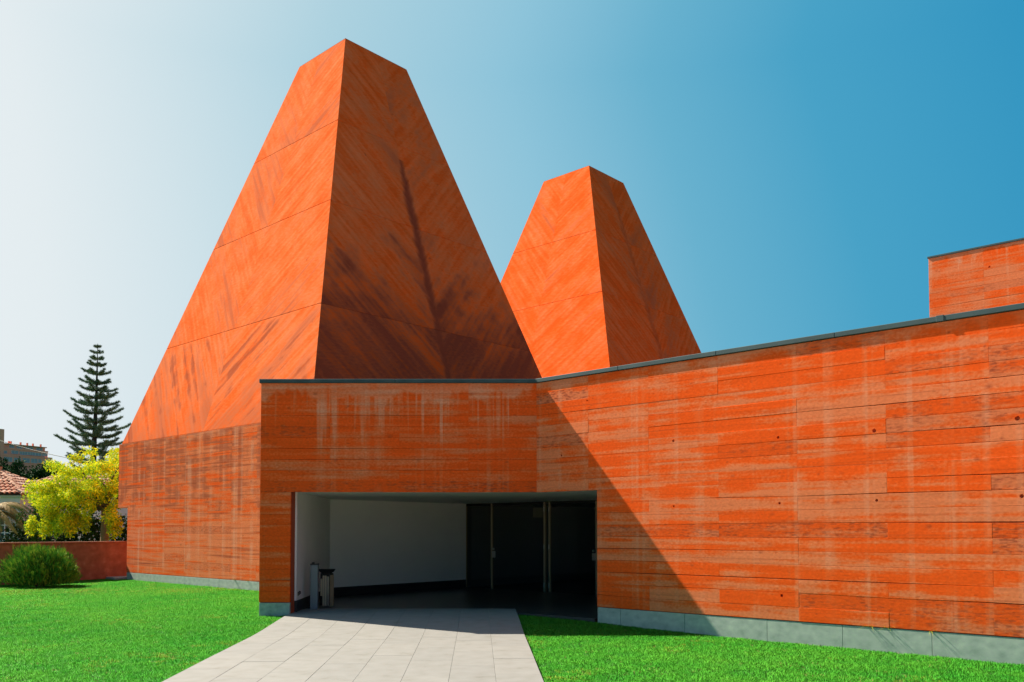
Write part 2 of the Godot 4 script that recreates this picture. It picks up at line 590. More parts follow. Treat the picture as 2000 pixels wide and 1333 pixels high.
# ---------------------------------------------------------------- pyramid
# c: centre of the top; pa, qa, pb, qb: how far the foot reaches towards -A (right front), +A (left back), -B (front), +B (back)
func tower(parent: Node, at: Vector3, c: Vector2, pa: float, qa: float, pb: float, qb: float, mats: Array, label: String) -> MeshInstance3D:
	var A := -RIGHT
	var B := BACK
	var H := 17.44
	var t := 1.285
	var ctr := P(c.x, 0, c.y)
	var foot := [ctr - A * pa - B * pb, ctr + A * qa - B * pb, ctr + A * qa + B * qb, ctr - A * pa + B * qb]
	var head := [ctr - A * t - B * t, ctr + A * t - B * t, ctr + A * t + B * t, ctr - A * t + B * t]
	var bands := [TOP, 7.77, 11.16, 14.1, H]
	var corner := func(i: int, y: float, inset: float) -> Vector3:
		var k := (y - TOP) / (H - TOP)
		var p: Vector3 = foot[i % 4].lerp(head[i % 4], k)
		var m: Vector3 = ctr - p
		return p + m.normalized() * inset + Vector3(0, y, 0) - at
	var core := Shape.new()
	for i in 4:
		var mid: Vector3 = (foot[i] + foot[(i + 1) % 4]) / 2 - ctr
		core.quad(corner.call(i, TOP, 0.06), corner.call(i + 1, TOP, 0.06), corner.call(i + 1, H - 0.02, 0.06), corner.call(i, H - 0.02, 0.06), mid)
	core.quad(corner.call(0, H - 0.02, 0.05), corner.call(1, H - 0.02, 0.05), corner.call(2, H - 0.02, 0.05), corner.call(3, H - 0.02, 0.05), Vector3.UP)
	var o := obj("pyramid_tower", core, M.concrete_edge, parent)
	tag(o, label)
	for i in 4:
		var j := (i + 1) % 4
		var outw: Vector3 = ((foot[i] + foot[j]) / 2 - ctr).normalized()
		var along: Vector3 = (foot[i] - foot[j]).normalized()     # to the right seen from outside
		if along.cross(Vector3.UP).dot(outw) < 0:
			along = -along
		var fm: Vector3 = (foot[i] + foot[j]) / 2
		var hm: Vector3 = (head[i] + head[j]) / 2
		var wm := 12.0
		var slant := Vector2(H - TOP, (fm - hm).length()).length()
		for k in 4:
			var g0 := 0.004 if k > 0 else 0.0
			var g1 := 0.004 if k < 3 else 0.0
			for half in 2:
				var s := Shape.new()
				s.use_uv = true
				s.mapper = func(p: Vector3):
					var w := p + at
					var kk := (w.y - TOP) / (H - TOP)
					var m: Vector3 = fm.lerp(hm, kk)
					return Vector2(0.5 + (Vector3(w.x, 0, w.z) - m).dot(along) / wm, 1.0 - kk)
				var yb: float = bands[k] + g0
				var yt: float = bands[k + 1] - g1
				var cb: Vector3 = corner.call(i if half == 0 else j, yb, 0.0)
				var ct: Vector3 = corner.call(i if half == 0 else j, yt, 0.0)
				var mb := (corner.call(i, yb, 0.0) as Vector3).lerp(corner.call(j, yb, 0.0), 0.5)
				var mt := (corner.call(i, yt, 0.0) as Vector3).lerp(corner.call(j, yt, 0.0), 0.5)
				# a shallow arris along the lift joint
				var nrm: Vector3 = (outw * (H - TOP) + Vector3.UP * (fm - hm).length()).normalized()
				var lift := 0.02
				var cb2 := cb.lerp(ct, lift / (yt - yb))
				var ct2 := ct.lerp(cb, lift / (yt - yb))
				var mb2 := mb.lerp(mt, lift / (yt - yb))
				var mt2 := mt.lerp(mb, lift / (yt - yb))
				s.quad(cb2, mb2, mt2, ct2, nrm)
				s.quad(cb - nrm * 0.007, mb - nrm * 0.007, mb2, cb2, nrm)
				s.quad(ct - nrm * 0.007, mt - nrm * 0.007, mt2, ct2, nrm)
				s.quad(cb - nrm * 0.007, mb - nrm * 0.007, mb - nrm * 0.06, cb - nrm * 0.06, Vector3.DOWN)
				s.quad(ct - nrm * 0.007, mt - nrm * 0.007, mt - nrm * 0.06, ct - nrm * 0.06, Vector3.UP)
				obj("panel", s, mats[i], o)
	# rim round the flat top
	var rim := Shape.new()
	for i in 4:
		var a: Vector3 = corner.call(i, H, 0.0)
		var b: Vector3 = corner.call(i + 1, H, 0.0)
		var a2: Vector3 = corner.call(i, H, 0.3)
		var b2: Vector3 = corner.call(i + 1, H, 0.3)
		rim.quad(a, b, b2, a2, Vector3.UP)
		rim.quad(a2, b2, b2 + Vector3.DOWN * 0.3, a2 + Vector3.DOWN * 0.3)
	obj("rim", rim, M.concrete_edge, o)
	return o

# ---------------------------------------------------------------- ground
func gy(x: float, d: float) -> float:
	# the ground falls gently from the porch towards the street and swells a little in the lawn
	var y := -0.085 * smoothstep(17.2, 13.6, d) - 0.02 * smoothstep(13.0, 8.0, d)
	if d > 34.0:
		y += 26.0 * smoothstep(90.0, 390.0, d) * smoothstep(-60.0, -160.0, x)
	return y

func leaf_mesh(parent: Node, called: String, spots: Array, per: int, size: float, cols: Array, m: Material, sd: int, droop := 0.0, slim := 0.5) -> MeshInstance3D:
	# spots: [centre, radius (Vector3)]; leaves scattered through each clump, every leaf two folded halves
	var r := RandomNumberGenerator.new()
	r.seed = sd
	var s := Shape.new()
	s.use_c = true
	for sp in spots:
		for k in per:
			var u := Vector3(r.randfn(), r.randfn(), r.randfn()).normalized() * pow(r.randf(), 0.45)
			var p: Vector3 = sp[0] + u * sp[1]
			var d := Vector3(r.randfn(), r.randfn() - droop, r.randfn()).normalized()
			var side := d.cross(Vector3(r.randfn(), r.randfn(), r.randfn())).normalized()
			var up := side.cross(d)
			var l := size * r.randf_range(0.6, 1.25)
			var w := l * slim
			var c: Color = cols[r.randi() % cols.size()]
			s.tint = c * r.randf_range(0.8, 1.2)
			var a := p
			var b := p + d * l * 0.5 + side * w * 0.5 + up * l * 0.12
			var e := p + d * l
			var f := p + d * l * 0.5 - side * w * 0.5 + up * l * 0.12
			s.tri(a, b, e)
			s.tri(a, e, f)
	return obj(called, s, m, parent)

func leaf_mat(back: float, rough := 0.6) -> StandardMaterial3D:
	var m := mat(Color.WHITE, rough)
	m.vertex_color_use_as_albedo = true
	m.backlight_enabled = back > 0
	m.backlight = Color(back, back, back)
	m.cull_mode = BaseMaterial3D.CULL_DISABLED
	m.metallic_specular = 0.15
	return m

# ---------------------------------------------------------------- the scene
func _ready():
	# camera: 2.1 degrees up, lens shifted upwards
	var cam := Camera3D.new()
	cam.name = "camera"
	add_child(cam)
	cam.position = Vector3(0, 1.6, 0)
	cam.rotation.x = 0.03714
	cam.set_frustum(0.1 * 1333.0 / 1699.6, Vector2(0, 0.1 * 308.3 / 1699.6), 0.1, 6000.0)
	cam.current = true
	# sun: up to the left, a little behind the front wall
	var to_sun := Vector3(-0.942, 1.0, -0.559).normalized()
	var sun := DirectionalLight3D.new()
	sun.name = "sun"
	add_child(sun)
	sun.look_at_from_position(to_sun * 50, Vector3.ZERO)
	sun.light_energy = 1.32
	sun.light_color = Color(1.0, 0.965, 0.885)
	sun.light_angular_distance = 0.5
	sun.shadow_enabled = true
	var we := WorldEnvironment.new()
	we.name = "world_environment"
	var env := Environment.new()
	env.background_mode = Environment.BG_SKY
	env.sky = Sky.new()
	var pan := PanoramaSkyMaterial.new()
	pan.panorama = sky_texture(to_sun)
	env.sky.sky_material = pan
	env.tonemap_mode = Environment.TONE_MAPPER_LINEAR
	env.tonemap_exposure = EXPO
	env.sdfgi_enabled = true
	env.ssao_enabled = true
	env.ssil_enabled = true
	we.environment = env
	add_child(we)
	materials()
	build_ground()
	build_museum()
	build_porch_things()
	build_lawn()
	build_weeds()
	build_garden()
	build_neighbours()

func materials():
	M.concrete_edge = mat(lin(0.55, 0.12, 0.03), 0.85)
	M.concrete_core = mat(lin(0.40, 0.07, 0.02), 0.9)
	M.coping = tri_mat(ramp_tex(5, 0.02, [[0.0, lin(0.018, 0.045, 0.052)], [0.5, lin(0.026, 0.06, 0.07)], [1.0, lin(0.04, 0.08, 0.09)]], 256), 0.5, 0.7)
	M.plinth = []
	var pt := ramp_tex(6, 0.015, [[0.0, lin(0.19, 0.25, 0.215)], [0.35, lin(0.285, 0.34, 0.30)], [0.6, lin(0.32, 0.375, 0.335)], [1.0, lin(0.42, 0.48, 0.40)]], 512)
	M.plinth = tri_mat(pt, 0.8, 0.7)
	M.white = tri_mat(ramp_tex(7, 0.01, [[0.0, lin(0.76, 0.77, 0.76)], [1.0, lin(0.84, 0.84, 0.82)]], 256), 0.3, 0.6)
	M.ceiling = mat(lin(0.76, 0.80, 0.76), 0.7)
	M.lobby = mat(lin(0.30, 0.31, 0.30), 0.7)
	M.floor = tri_mat(ramp_tex(8, 0.03, [[0.0, lin(0.028, 0.030, 0.032)], [1.0, lin(0.05, 0.052, 0.055)]], 256), 0.6, 0.28)
	M.skirting = mat(lin(0.02, 0.022, 0.024), 0.5)
	M.bronze = mat(lin(0.42, 0.34, 0.22), 0.45, 0.3)
	M.steel = mat(lin(0.55, 0.53, 0.48), 0.35, 0.85)
	M.black = mat(lin(0.015, 0.016, 0.016), 0.5)
	var g := mat(Color(0.04, 0.07, 0.065, 0.5), 0.03)
	g.transparency = BaseMaterial3D.TRANSPARENCY_ALPHA
	M.glass = g
	M.leaf = leaf_mat(0.5)
	M.leaf_dull = leaf_mat(0.3, 0.7)
	M.bark = tri_mat(ramp_tex(9, 0.06, [[0.0, lin(0.07, 0.05, 0.035)], [1.0, lin(0.19, 0.14, 0.10)]], 256), 1.5, 0.9)
	M.soil = tri_mat(ramp_tex(10, 0.02, [[0.0, lin(0.018, 0.07, 0.010)], [0.5, lin(0.028, 0.10, 0.012)], [1.0, lin(0.05, 0.12, 0.02)]], 512), 0.35, 0.95)

func build_ground():
	var s := Shape.new()
	var xs := [-3000.0, -1200.0, -500.0, -300.0, -220.0, -160.0, -120.0, -90.0, -60.0, -40.0]
	for i in range(-30, 31, 2):
		xs.append(float(i))
	xs.append_array([40.0, 60.0, 120.0, 500.0, 3000.0])
	var ds := [-300.0, -60.0, -20.0, -8.0]
	for i in range(0, 41):
		ds.append(float(i))
	ds.append_array([50.0, 70.0, 90.0, 120.0, 160.0, 200.0, 260.0, 320.0, 360.0, 390.0, 420.0, 500.0, 900.0, 1500.0, 4000.0])
	for i in xs.size() - 1:
		for j in ds.size() - 1:
			var q := []
			for k in [[i, j], [i + 1, j], [i + 1, j + 1], [i, j + 1]]:
				q.append(P(xs[k[0]], gy(xs[k[0]], ds[k[1]]) - 0.035, ds[k[1]]))
			s.quad(q[0], q[1], q[2], q[3], Vector3.UP)
	var o := obj("ground", s, M.soil, self)
	tag(o, "", "", "", "structure")
	# unseen warm paving added behind the camera to bounce light onto the walls
	var fc := Shape.new()
	fc.box(Vector3(-30, -0.4, -6.3), Vector3(30, gy(0, 6.0) - 0.018, 40))
	tag(obj("bounce_paving", fc, tri_mat(ramp_tex(33, 0.02, [[0.0, lin(0.50, 0.33, 0.24)], [1.0, lin(0.62, 0.42, 0.31)]], 256), 0.4, 0.85), self), "", "", "", "structure")
	# path of long stone slabs, eight abreast
	var path := Node3D.new()
	path.name = "path"
	add_child(path)
	tag(path, "", "", "", "structure")
	var r := RandomNumberGenerator.new()
	r.seed = 21
	var pt := []
	for k in 3:
		var c := [Vector3(0.219, 0.207, 0.197), Vector3(0.225, 0.212, 0.201), Vector3(0.213, 0.202, 0.193)][k] as Vector3
		var t := ramp_tex(30 + k, 0.02, [[0.0, lin(c.x * 0.74, c.y * 0.73, c.z * 0.68)], [0.22, lin(c.x * 0.93, c.y * 0.925, c.z * 0.90)], [0.45, lin(c.x * 0.97, c.y * 0.97, c.z * 0.96)], [1.0, lin(c.x * 1.06, c.y * 1.06, c.z * 1.06)]], 512)
		var m := tri_mat(t, 0.27, 0.8)
		pt.append(m)
	var base := Shape.new()
	for i in 34:
		var d0 := -16.0 + i
		if d0 >= 17.9:
			continue
		var d1 := minf(d0 + 1.0, 17.9)
		base.quad(P(path_left(d0) + 0.03, gy(0, d0) - 0.012, d0), P(path_right(d0) - 0.03, gy(0, d0) - 0.012, d0), P(path_right(d1) - 0.03, gy(0, d1) - 0.012, d1), P(path_left(d1) + 0.03, gy(0, d1) - 0.012, d1), Vector3.UP)
	obj("bedding", base, mat(lin(0.17, 0.16, 0.14), 0.95), path)
	var n := 8
	for c in n:
		var d: float = 17.88 - [0.0, 0.62, 0.25, 0.8, 0.1, 0.5, 0.95, 0.35][c]
		if d < 17.88:
			path_slab(path, c, n, d, 17.88, pt[r.randi() % 3], r)
		while d > 3.0:
			var l := 1.2
			path_slab(path, c, n, d - l, d, pt[r.randi() % 3], r)
			d -= l

func path_left(d: float) -> float:
	return -3.40 - 0.0536 * d
func path_right(d: float) -> float:
	return 0.715 - 0.0363 * d

func path_slab(parent: Node, c: int, n: int, d0: float, d1: float, m: Material, r: RandomNumberGenerator):
	var s := Shape.new()
	var e := 0.0011
	var b := 0.0018
	var lift := r.randf_range(-0.0015, 0.0015) + 0.012
	var pt := func(k: float, d: float, y: float) -> Vector3:
		return P(lerpf(path_left(d), path_right(d), k), gy(0, d) + y, d)
	var k0 := float(c) / n + e / 4.2
	var k1 := float(c + 1) / n - e / 4.2
	var bk := b / 4.2
	var steps := 3
	for i in steps:
		var a := lerpf(d0 + e + b, d1 - e - b, float(i) / steps)
		var z := lerpf(d0 + e + b, d1 - e - b, float(i + 1) / steps)
		s.quad(pt.call(k0 + bk, a, lift), pt.call(k1 - bk, a, lift), pt.call(k1 - bk, z, lift), pt.call(k0 + bk, z, lift), Vector3.UP)
		s.quad(pt.call(k0, a, lift - b), pt.call(k0 + bk, a, lift), pt.call(k0 + bk, z, lift), pt.call(k0, z, lift - b), Vector3(-1, 1, 0))
		s.quad(pt.call(k1, a, lift - b), pt.call(k1 - bk, a, lift), pt.call(k1 - bk, z, lift), pt.call(k1, z, lift - b), Vector3(1, 1, 0))
		s.quad(pt.call(k0, a, lift - b), pt.call(k0, z, lift - b), pt.call(k0, z, -0.04), pt.call(k0, a, -0.04), Vector3.LEFT)
		s.quad(pt.call(k1, a, lift - b), pt.call(k1, z, lift - b), pt.call(k1, z, -0.04), pt.call(k1, a, -0.04), Vector3.RIGHT)
	for q in [[d0 + e, d0 + e + b, 1.0], [d1 - e, d1 - e - b, -1.0]]:
		s.quad(pt.call(k0, q[0], lift - b), pt.call(k1, q[0], lift - b), pt.call(k1 - bk, q[1], lift), pt.call(k0 + bk, q[1], lift), Vector3(0, 1, q[2]))
		s.quad(pt.call(k0, q[0], lift - b), pt.call(k1, q[0], lift - b), pt.call(k1, q[0], -0.04), pt.call(k0, q[0], -0.04), Vector3(0, 0, q[2]))
	obj("paving_slab", s, m, parent)

# ---------------------------------------------------------------- museum
func frame(at: Vector3, right: Vector3) -> Transform3D:
	return Transform3D(Basis(right, Vector3.UP, right.cross(Vector3.UP)), at)

func wall_strip(parent: Node, called: String, pts: Array, thick: float, y0: float, y1: float, m: Material):
	# upright slabs between points (x, d), thickness behind the line (to the left of its direction, seen from above)
	for i in pts.size() - 1:
		var a: Vector2 = pts[i]
		var b: Vector2 = pts[i + 1]
		var e := (b - a).normalized()
		var o := Vector2(-e.y, e.x) * thick
		var s := Shape.new()
		s.prism([Vector2(a.x, -a.y), Vector2(b.x, -b.y), Vector2(b.x + o.x, -b.y - o.y), Vector2(a.x + o.x, -a.y - o.y)], y0, y1)
		obj(called, s, m, parent)

func build_museum():
	var site := Vector3(0, 0, -20)
	var b := thing("museum_building", "orange board-marked concrete museum with two cut-off pyramid towers", "building", site)
	var sat := lin(0.80, 0.094, 0.013)
	var pale := lin(0.70, 0.182, 0.074)
	var dark := lin(0.25, 0.050, 0.025)
	var lime := lin(0.70, 0.37, 0.27)
	var rows := 20
	var C := P(0.476, 0, 16.76)
	var wtop := TOP - 0.075
	# ---- long wall on the right
	var cols := [0.0, 1.254, 2.56, 3.905, 5.244, 6.564, 7.90, 9.24, 10.58]
	var ids := make_ids(rows, cols.size() - 1, 5, 0.5)
	var o := {"sat": sat, "pale": pale, "dark": dark, "lime": lime, "spread": 0.85, "fade": 0.02, "rough": 0.2, "streak": 1.35, "patch": 0.95, "stain": 0.55, "stain_at": 0.72, "run": 0.45, "lime_strength": 0.35, "veil": 0.26, "bump": 0.2}
	var m := wall_material(1300, 520, 10.58, wtop - BASE, cols, rows, ids, 101, o)
	var core := Shape.new()
	core.box(Vector3(1.445, -0.3, -0.37), Vector3(10.58, wtop, -0.03))
	core.box(Vector3(0.02, LINTEL, -0.37), Vector3(1.445, wtop, -0.032))
	var wall := obj("long_wall", core, M.concrete_core, b, frame(C - site, RIGHT))
	tag(wall, "long orange board-marked wall running towards the viewer")
	var cut := func(x0: float, x1: float, y0: float, y1: float) -> Array:
		if y1 > LINTEL + 0.01:
			return [[x0, x1, y0, y1]]
		return [] if x1 < 1.46 else [[maxf(x0, 1.445), x1, y0, y1]]
	var holes := []
	for q in [[0.62, 3.02, 0.022], [1.20, 3.13, 0.02], [3.06, 3.13, 0.026], [4.94, 3.05, 0.026], [6.40, 3.04, 0.034], [8.22, 3.06, 0.036], [3.06, 2.02, 0.02], [4.95, 2.03, 0.024], [6.42, 2.04, 0.024], [8.25, 2.05, 0.03], [4.97, 0.62, 0.028], [6.45, 0.66, 0.028], [8.3, 0.66, 0.028], [1.23, 4.0, 0.018], [9.8, 3.06, 0.03], [9.8, 2.04, 0.03]]:
		holes.append(Vector3(q[0], q[1], q[2] * 0.85))
	board_wall(wall, cols, rows, ids, BASE, wtop, m, 55, cut, holes, 0.0024, 0.009)
	plinth_slabs(wall, [1.445, 1.95, 3.25, 4.72, 5.9, 7.13, 8.4, 9.6, 10.58], -0.3, M.plinth)
	copings(wall, [-0.02, 1.95, 3.9, 5.86], M.coping, 0.003, false)
	copings(wall, [5.86, 7.32, 9.3, 10.58], M.coping, 0.003, true)
	# ---- front wall over the entrance
	var F := P(-4.86, 0, 16.76)
	var fcols := [0.0, 1.34, 2.68, 4.02, 5.336]
	var fids := make_ids(rows, 4, 15, 0.38)
	o = {"sat": sat, "pale": pale, "dark": dark, "lime": lime, "spread": 0.45, "fade": 0.05, "rough": 0.06, "streak": 1.2, "patch": 0.5, "stain": 0.35, "stain_at": 0.74, "run": 1.35, "lime_strength": 0.62, "veil": 0.26, "bump": 0.10}
	m = wall_material(720, 560, 5.336, wtop - BASE, fcols, rows, fids, 202, o)
	core = Shape.new()
	core.box(Vector3(0.01, LINTEL, -0.37), Vector3(5.336, wtop, -0.03))
	core.box(Vector3(0.01, -0.3, -0.37), Vector3(0.588, LINTEL, -0.034))
	wall = obj("entrance_wall", core, M.concrete_core, b, frame(F - site, Vector3.RIGHT))
	tag(wall, "shaded front wall above the wide entrance with pale lime runs")
	var fcut := func(x0: float, x1: float, y0: float, y1: float) -> Array:
		if y1 > LINTEL + 0.01:
			return [[x0, x1, y0, y1]]
		return [[x0, minf(x1, 0.592), y0, y1]] if x0 < 0.5 else []
	board_wall(wall, fcols, rows, fids, BASE, wtop, m, 66, fcut, [], 0.001, 0.006)
	plinth_slabs(wall, [0.0, 0.592], -0.3, M.plinth)
	copings(wall, [-0.03, 2.6, 5.36], M.coping, 0.0, false)
	# the wing's side towards the lawn
	var side := Shape.new()
	side.prism([Vector2(-4.855, -17.13), Vector2(-4.52, -17.13), Vector2(-4.75, -22.2), Vector2(-5.085, -22.0)], -0.3, wtop)
	side.v = PackedVector3Array(Array(side.v).map(func(p): return p - site))
	obj("side_wall", side, M.concrete_edge, b)
	# ---- foot of the big tower
	var K := P(-5.1026, 0, 21.9733)
	var tcols := [0.0, 0.72, 2.05, 3.38, 4.71, 6.04, 7.37, 8.7, 10.0, 11.2]
	var tids := make_ids(rows, tcols.size() - 1, 25, 0.55)
	o = {"sat": sat, "pale": pale, "dark": dark, "lime": lime, "spread": 0.45, "fade": 0.5, "rough": 0.12, "streak": 1.2, "patch": 0.5, "stain": 0.8, "stain_at": 0.62, "run": 0.2, "lime_strength": 0.3, "veil": 0.4, "bump": 0.2, "rscale": 1, "sscale": 1.3, "smear": 0.7}
	m = wall_material(1024, 420, 11.2, TOP - BASE, tcols, rows, tids, 303, o)
	core = Shape.new()
	core.box(Vector3(0.0, 2.385, -11.0), Vector3(11.2, TOP - 0.01, -0.03))
	core.box(Vector3(0.72, -0.3, -10.9), Vector3(11.1, 2.385, -0.034))
	wall = obj("tower_foot", core, M.concrete_edge, b, frame(K - RIGHT * 11.2 - site, RIGHT))
	tag(wall, "upright stained foot of the near pyramid tower above the lawn")
	var tcut := func(x0: float, x1: float, y0: float, y1: float) -> Array:
		if y1 > 2.39:
			return [[x0, x1, y0, y1]]
		return [] if x1 < 0.73 else [[maxf(x0, 0.72), x1, y0, y1]]
	board_wall(wall, tcols, rows, tids, BASE, TOP, m, 77, tcut, [], 0.0009, 0.006)
	plinth_slabs(wall, [0.72, 2.7, 4.72, 6.75, 8.8, 11.2], -0.3, M.plinth, 0.0)
	# ---- pyramids
	var bands := [0.0, 3.37, 6.9, 9.97, 13.45]
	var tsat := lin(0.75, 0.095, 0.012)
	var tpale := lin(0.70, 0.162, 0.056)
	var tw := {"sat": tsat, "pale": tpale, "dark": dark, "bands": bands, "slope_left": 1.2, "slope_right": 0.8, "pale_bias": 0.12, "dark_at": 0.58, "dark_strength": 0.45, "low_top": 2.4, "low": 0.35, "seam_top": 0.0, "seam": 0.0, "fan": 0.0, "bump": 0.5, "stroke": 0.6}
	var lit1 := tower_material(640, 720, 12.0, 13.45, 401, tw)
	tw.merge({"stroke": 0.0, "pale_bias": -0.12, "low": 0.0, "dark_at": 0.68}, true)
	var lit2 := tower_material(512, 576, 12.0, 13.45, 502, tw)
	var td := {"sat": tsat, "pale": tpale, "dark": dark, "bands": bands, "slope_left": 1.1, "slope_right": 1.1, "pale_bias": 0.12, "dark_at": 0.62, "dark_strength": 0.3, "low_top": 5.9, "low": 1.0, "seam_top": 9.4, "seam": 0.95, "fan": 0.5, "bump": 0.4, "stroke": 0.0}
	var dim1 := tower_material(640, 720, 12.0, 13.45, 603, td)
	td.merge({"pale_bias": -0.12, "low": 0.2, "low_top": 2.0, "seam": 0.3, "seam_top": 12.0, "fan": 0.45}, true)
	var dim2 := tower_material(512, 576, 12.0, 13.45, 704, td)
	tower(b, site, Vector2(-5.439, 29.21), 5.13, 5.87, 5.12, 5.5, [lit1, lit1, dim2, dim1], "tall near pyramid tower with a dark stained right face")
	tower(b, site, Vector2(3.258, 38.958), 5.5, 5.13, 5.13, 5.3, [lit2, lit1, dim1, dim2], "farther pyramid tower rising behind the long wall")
	var foot2 := Shape.new()
	foot2.box(Vector3(-5.1, 0, -10.4), Vector3(5.45, TOP - 0.25, -0.05))
	obj("tower_foot", foot2, M.concrete_edge, b, frame(P(3.258, 0, 38.958) - BACK * 5.13 - site, RIGHT))
	# ---- upper block on the right
	var bcols := [0.0, 1.5, 2.9, 4.3, 6.0]
	var bids := make_ids(9, 4, 35, 0.3)
	o = {"sat": sat, "pale": pale, "dark": dark, "lime": lime, "spread": 0.6, "fade": 0.25, "rough": 0.1, "streak": 0.9, "patch": 0.6, "stain": 0.2, "stain_at": 0.74, "run": 1.0, "lime_strength": 0.7, "veil": 0.6, "bump": 0.14}
	m = wall_material(480, 160, 6.0, 1.95, bcols, 9, bids, 808, o)
	core = Shape.new()
	core.box(Vector3(0.005, 0.0, -6.0), Vector3(6.0, 9.83, -0.03))
	wall = obj("upper_block", core, M.concrete_edge, b, frame(P(12.59, 0, 26.0) - site, RIGHT))
	tag(wall, "small upper block showing over the long wall")
	var all := func(x0: float, x1: float, y0: float, y1: float) -> Array: return [[x0, x1, y0, y1]]
	board_wall(wall, bcols, 9, bids, 7.88, 9.83, m, 88, all, [Vector3(1.65, 9.2, 0.03)], 0.003, 0.006)
	var cap := Shape.new()
	cap.box(Vector3(-0.03, 9.832, -6.03), Vector3(6.0, 9.885, 0.03), Transform3D.IDENTITY, 0.005)
	obj("coping_piece", cap, M.coping, wall)
	# ---- roof deck and rear walls
	var roof := Shape.new()
	roof.prism([Vector2(-4.5, -17.1), Vector2(0.6, -17.1), Vector2(8.1, -10.1), Vector2(26, -29), Vector2(6, -47), Vector2(-3, -38), Vector2(-4.9, -22)].map(func(p): return p - Vector2(0, site.z)), 4.0, 4.2)
	obj("roof_deck", roof, mat(lin(0.22, 0.21, 0.19), 0.9), b)
	var holder := Node3D.new()
	holder.name = "rear_walls"
	b.add_child(holder, true)
	holder.position = -site
	wall_strip(holder, "rear_wall", [Vector2(8.2, 10.0), Vector2(26, 29), Vector2(6, 47), Vector2(-3, 38)], 0.3, -0.3, 4.19, M.concrete_edge)
	# ---- porch
	var porch := Node3D.new()
	porch.name = "porch"
	b.add_child(porch, true)
	porch.position = -site
	var line := [Vector2(-4.235, 17.135), Vector2(-4.40, 21.05), Vector2(-1.3, 24.6)]
	wall_strip(porch, "porch_wall", line, 0.16, 0.0, LINTEL, M.white)
	var sk := [Vector2(-4.223, 17.135), Vector2(-4.386, 21.04), Vector2(-1.3, 24.58)]
	wall_strip(porch, "skirting", sk, 0.05, 0.013, 0.235, M.skirting)
	wall_strip(porch, "porch_wall", [Vector2(4.71, 19.26), Vector2(1.79, 16.06)], 0.16, 0.0, LINTEL, M.white)
	var s := Shape.new()
	s.prism([Vector2(-4.7, -17.135), Vector2(0.612, -17.135), Vector2(1.785, -16.07), Vector2(4.9, -19.5), Vector2(10.0, -24.6), Vector2(3.4, -30.6), Vector2(-1.2, -25.2), Vector2(-4.7, -21.4)], LINTEL + 0.003, LINTEL + 0.25)
	obj("ceiling", s, M.ceiling, porch)
	s = Shape.new()
	s.prism([Vector2(-4.6, -17.885), Vector2(0.07, -17.885), Vector2(0.11, -16.98), Vector2(1.5, -15.87), Vector2(4.9, -19.5), Vector2(10.0, -24.6), Vector2(3.4, -30.6), Vector2(-1.2, -25.2), Vector2(-4.6, -21.4)], -0.1, 0.011)
	obj("porch_floor", s, M.floor, porch)
	# glazed doors
	var g := Transform3D(Basis(RIGHT, Vector3.UP, RIGHT.cross(Vector3.UP)), P(-1.3, 0.011, 24.75))
	var door := Node3D.new()
	door.name = "glass_doors"
	b.add_child(door, true)
	door.transform = g
	door.position -= site
	var bars := [0.0, 1.02, 2.93, 3.10, 4.62, 4.78, 6.4, 8.1]
	for x in bars:
		s = Shape.new()
		s.box(Vector3(x - 0.028, 0.0, -0.035), Vector3(x + 0.028, LINTEL - 0.02, 0.035), Transform3D.IDENTITY, 0.004)
		obj("mullion", s, M.bronze, door)
	s = Shape.new()
	s.box(Vector3(0.03, LINTEL - 0.08, -0.03), Vector3(8.1, LINTEL - 0.013, 0.03), Transform3D.IDENTITY, 0.004)
	obj("head_rail", s, M.black, door)
	for i in bars.size() - 1:
		if bars[i + 1] - bars[i] < 0.3:
			continue
		s = Shape.new()
		s.quad(Vector3(bars[i] + 0.03, 0.01, 0), Vector3(bars[i + 1] - 0.03, 0.01, 0), Vector3(bars[i + 1] - 0.03, LINTEL - 0.085, 0), Vector3(bars[i] + 0.03, LINTEL - 0.085, 0), Vector3.BACK)
		obj("pane", s, M.glass, door)
	for x in [1.10, 4.55]:
		s = Shape.new()
		s.box(Vector3(x - 0.06, 0.86, 0.012), Vector3(x + 0.06, 1.04, 0.04), Transform3D.IDENTITY, 0.004)
		obj("lock_plate", s, M.steel, door)
		s = Shape.new()
		s.tube([Vector3(x, 1.10, 0.01), Vector3(x, 1.10, 0.07)], [0.03, 0.03], 12)
		obj("lock_cylinder", s, M.steel, door)
	for x in [2.93, 3.10]:
		for y in [0.12, 1.12, 2.1]:
			s = Shape.new()
			s.tube([Vector3(x, y, 0.045), Vector3(x, y + 0.12, 0.045)], [0.014, 0.014], 8)
			obj("hinge", s, M.steel, door)
	# lobby behind the glass
	var lobby := Node3D.new()
	lobby.name = "lobby"
	b.add_child(lobby, true)
	lobby.position = -site
	wall_strip(lobby, "lobby_wall", [Vector2(-1.36, 24.75), Vector2(3.42, 29.95), Vector2(9.43, 24.4), Vector2(4.78, 19.26)], 0.2, 0.0, LINTEL, M.lobby)
	wall_strip(lobby, "lobby_wall", [Vector2(3.2, 28.2), Vector2(5.6, 26.0)], 0.15, 0.012, LINTEL, mat(lin(0.42, 0.43, 0.41), 0.7))

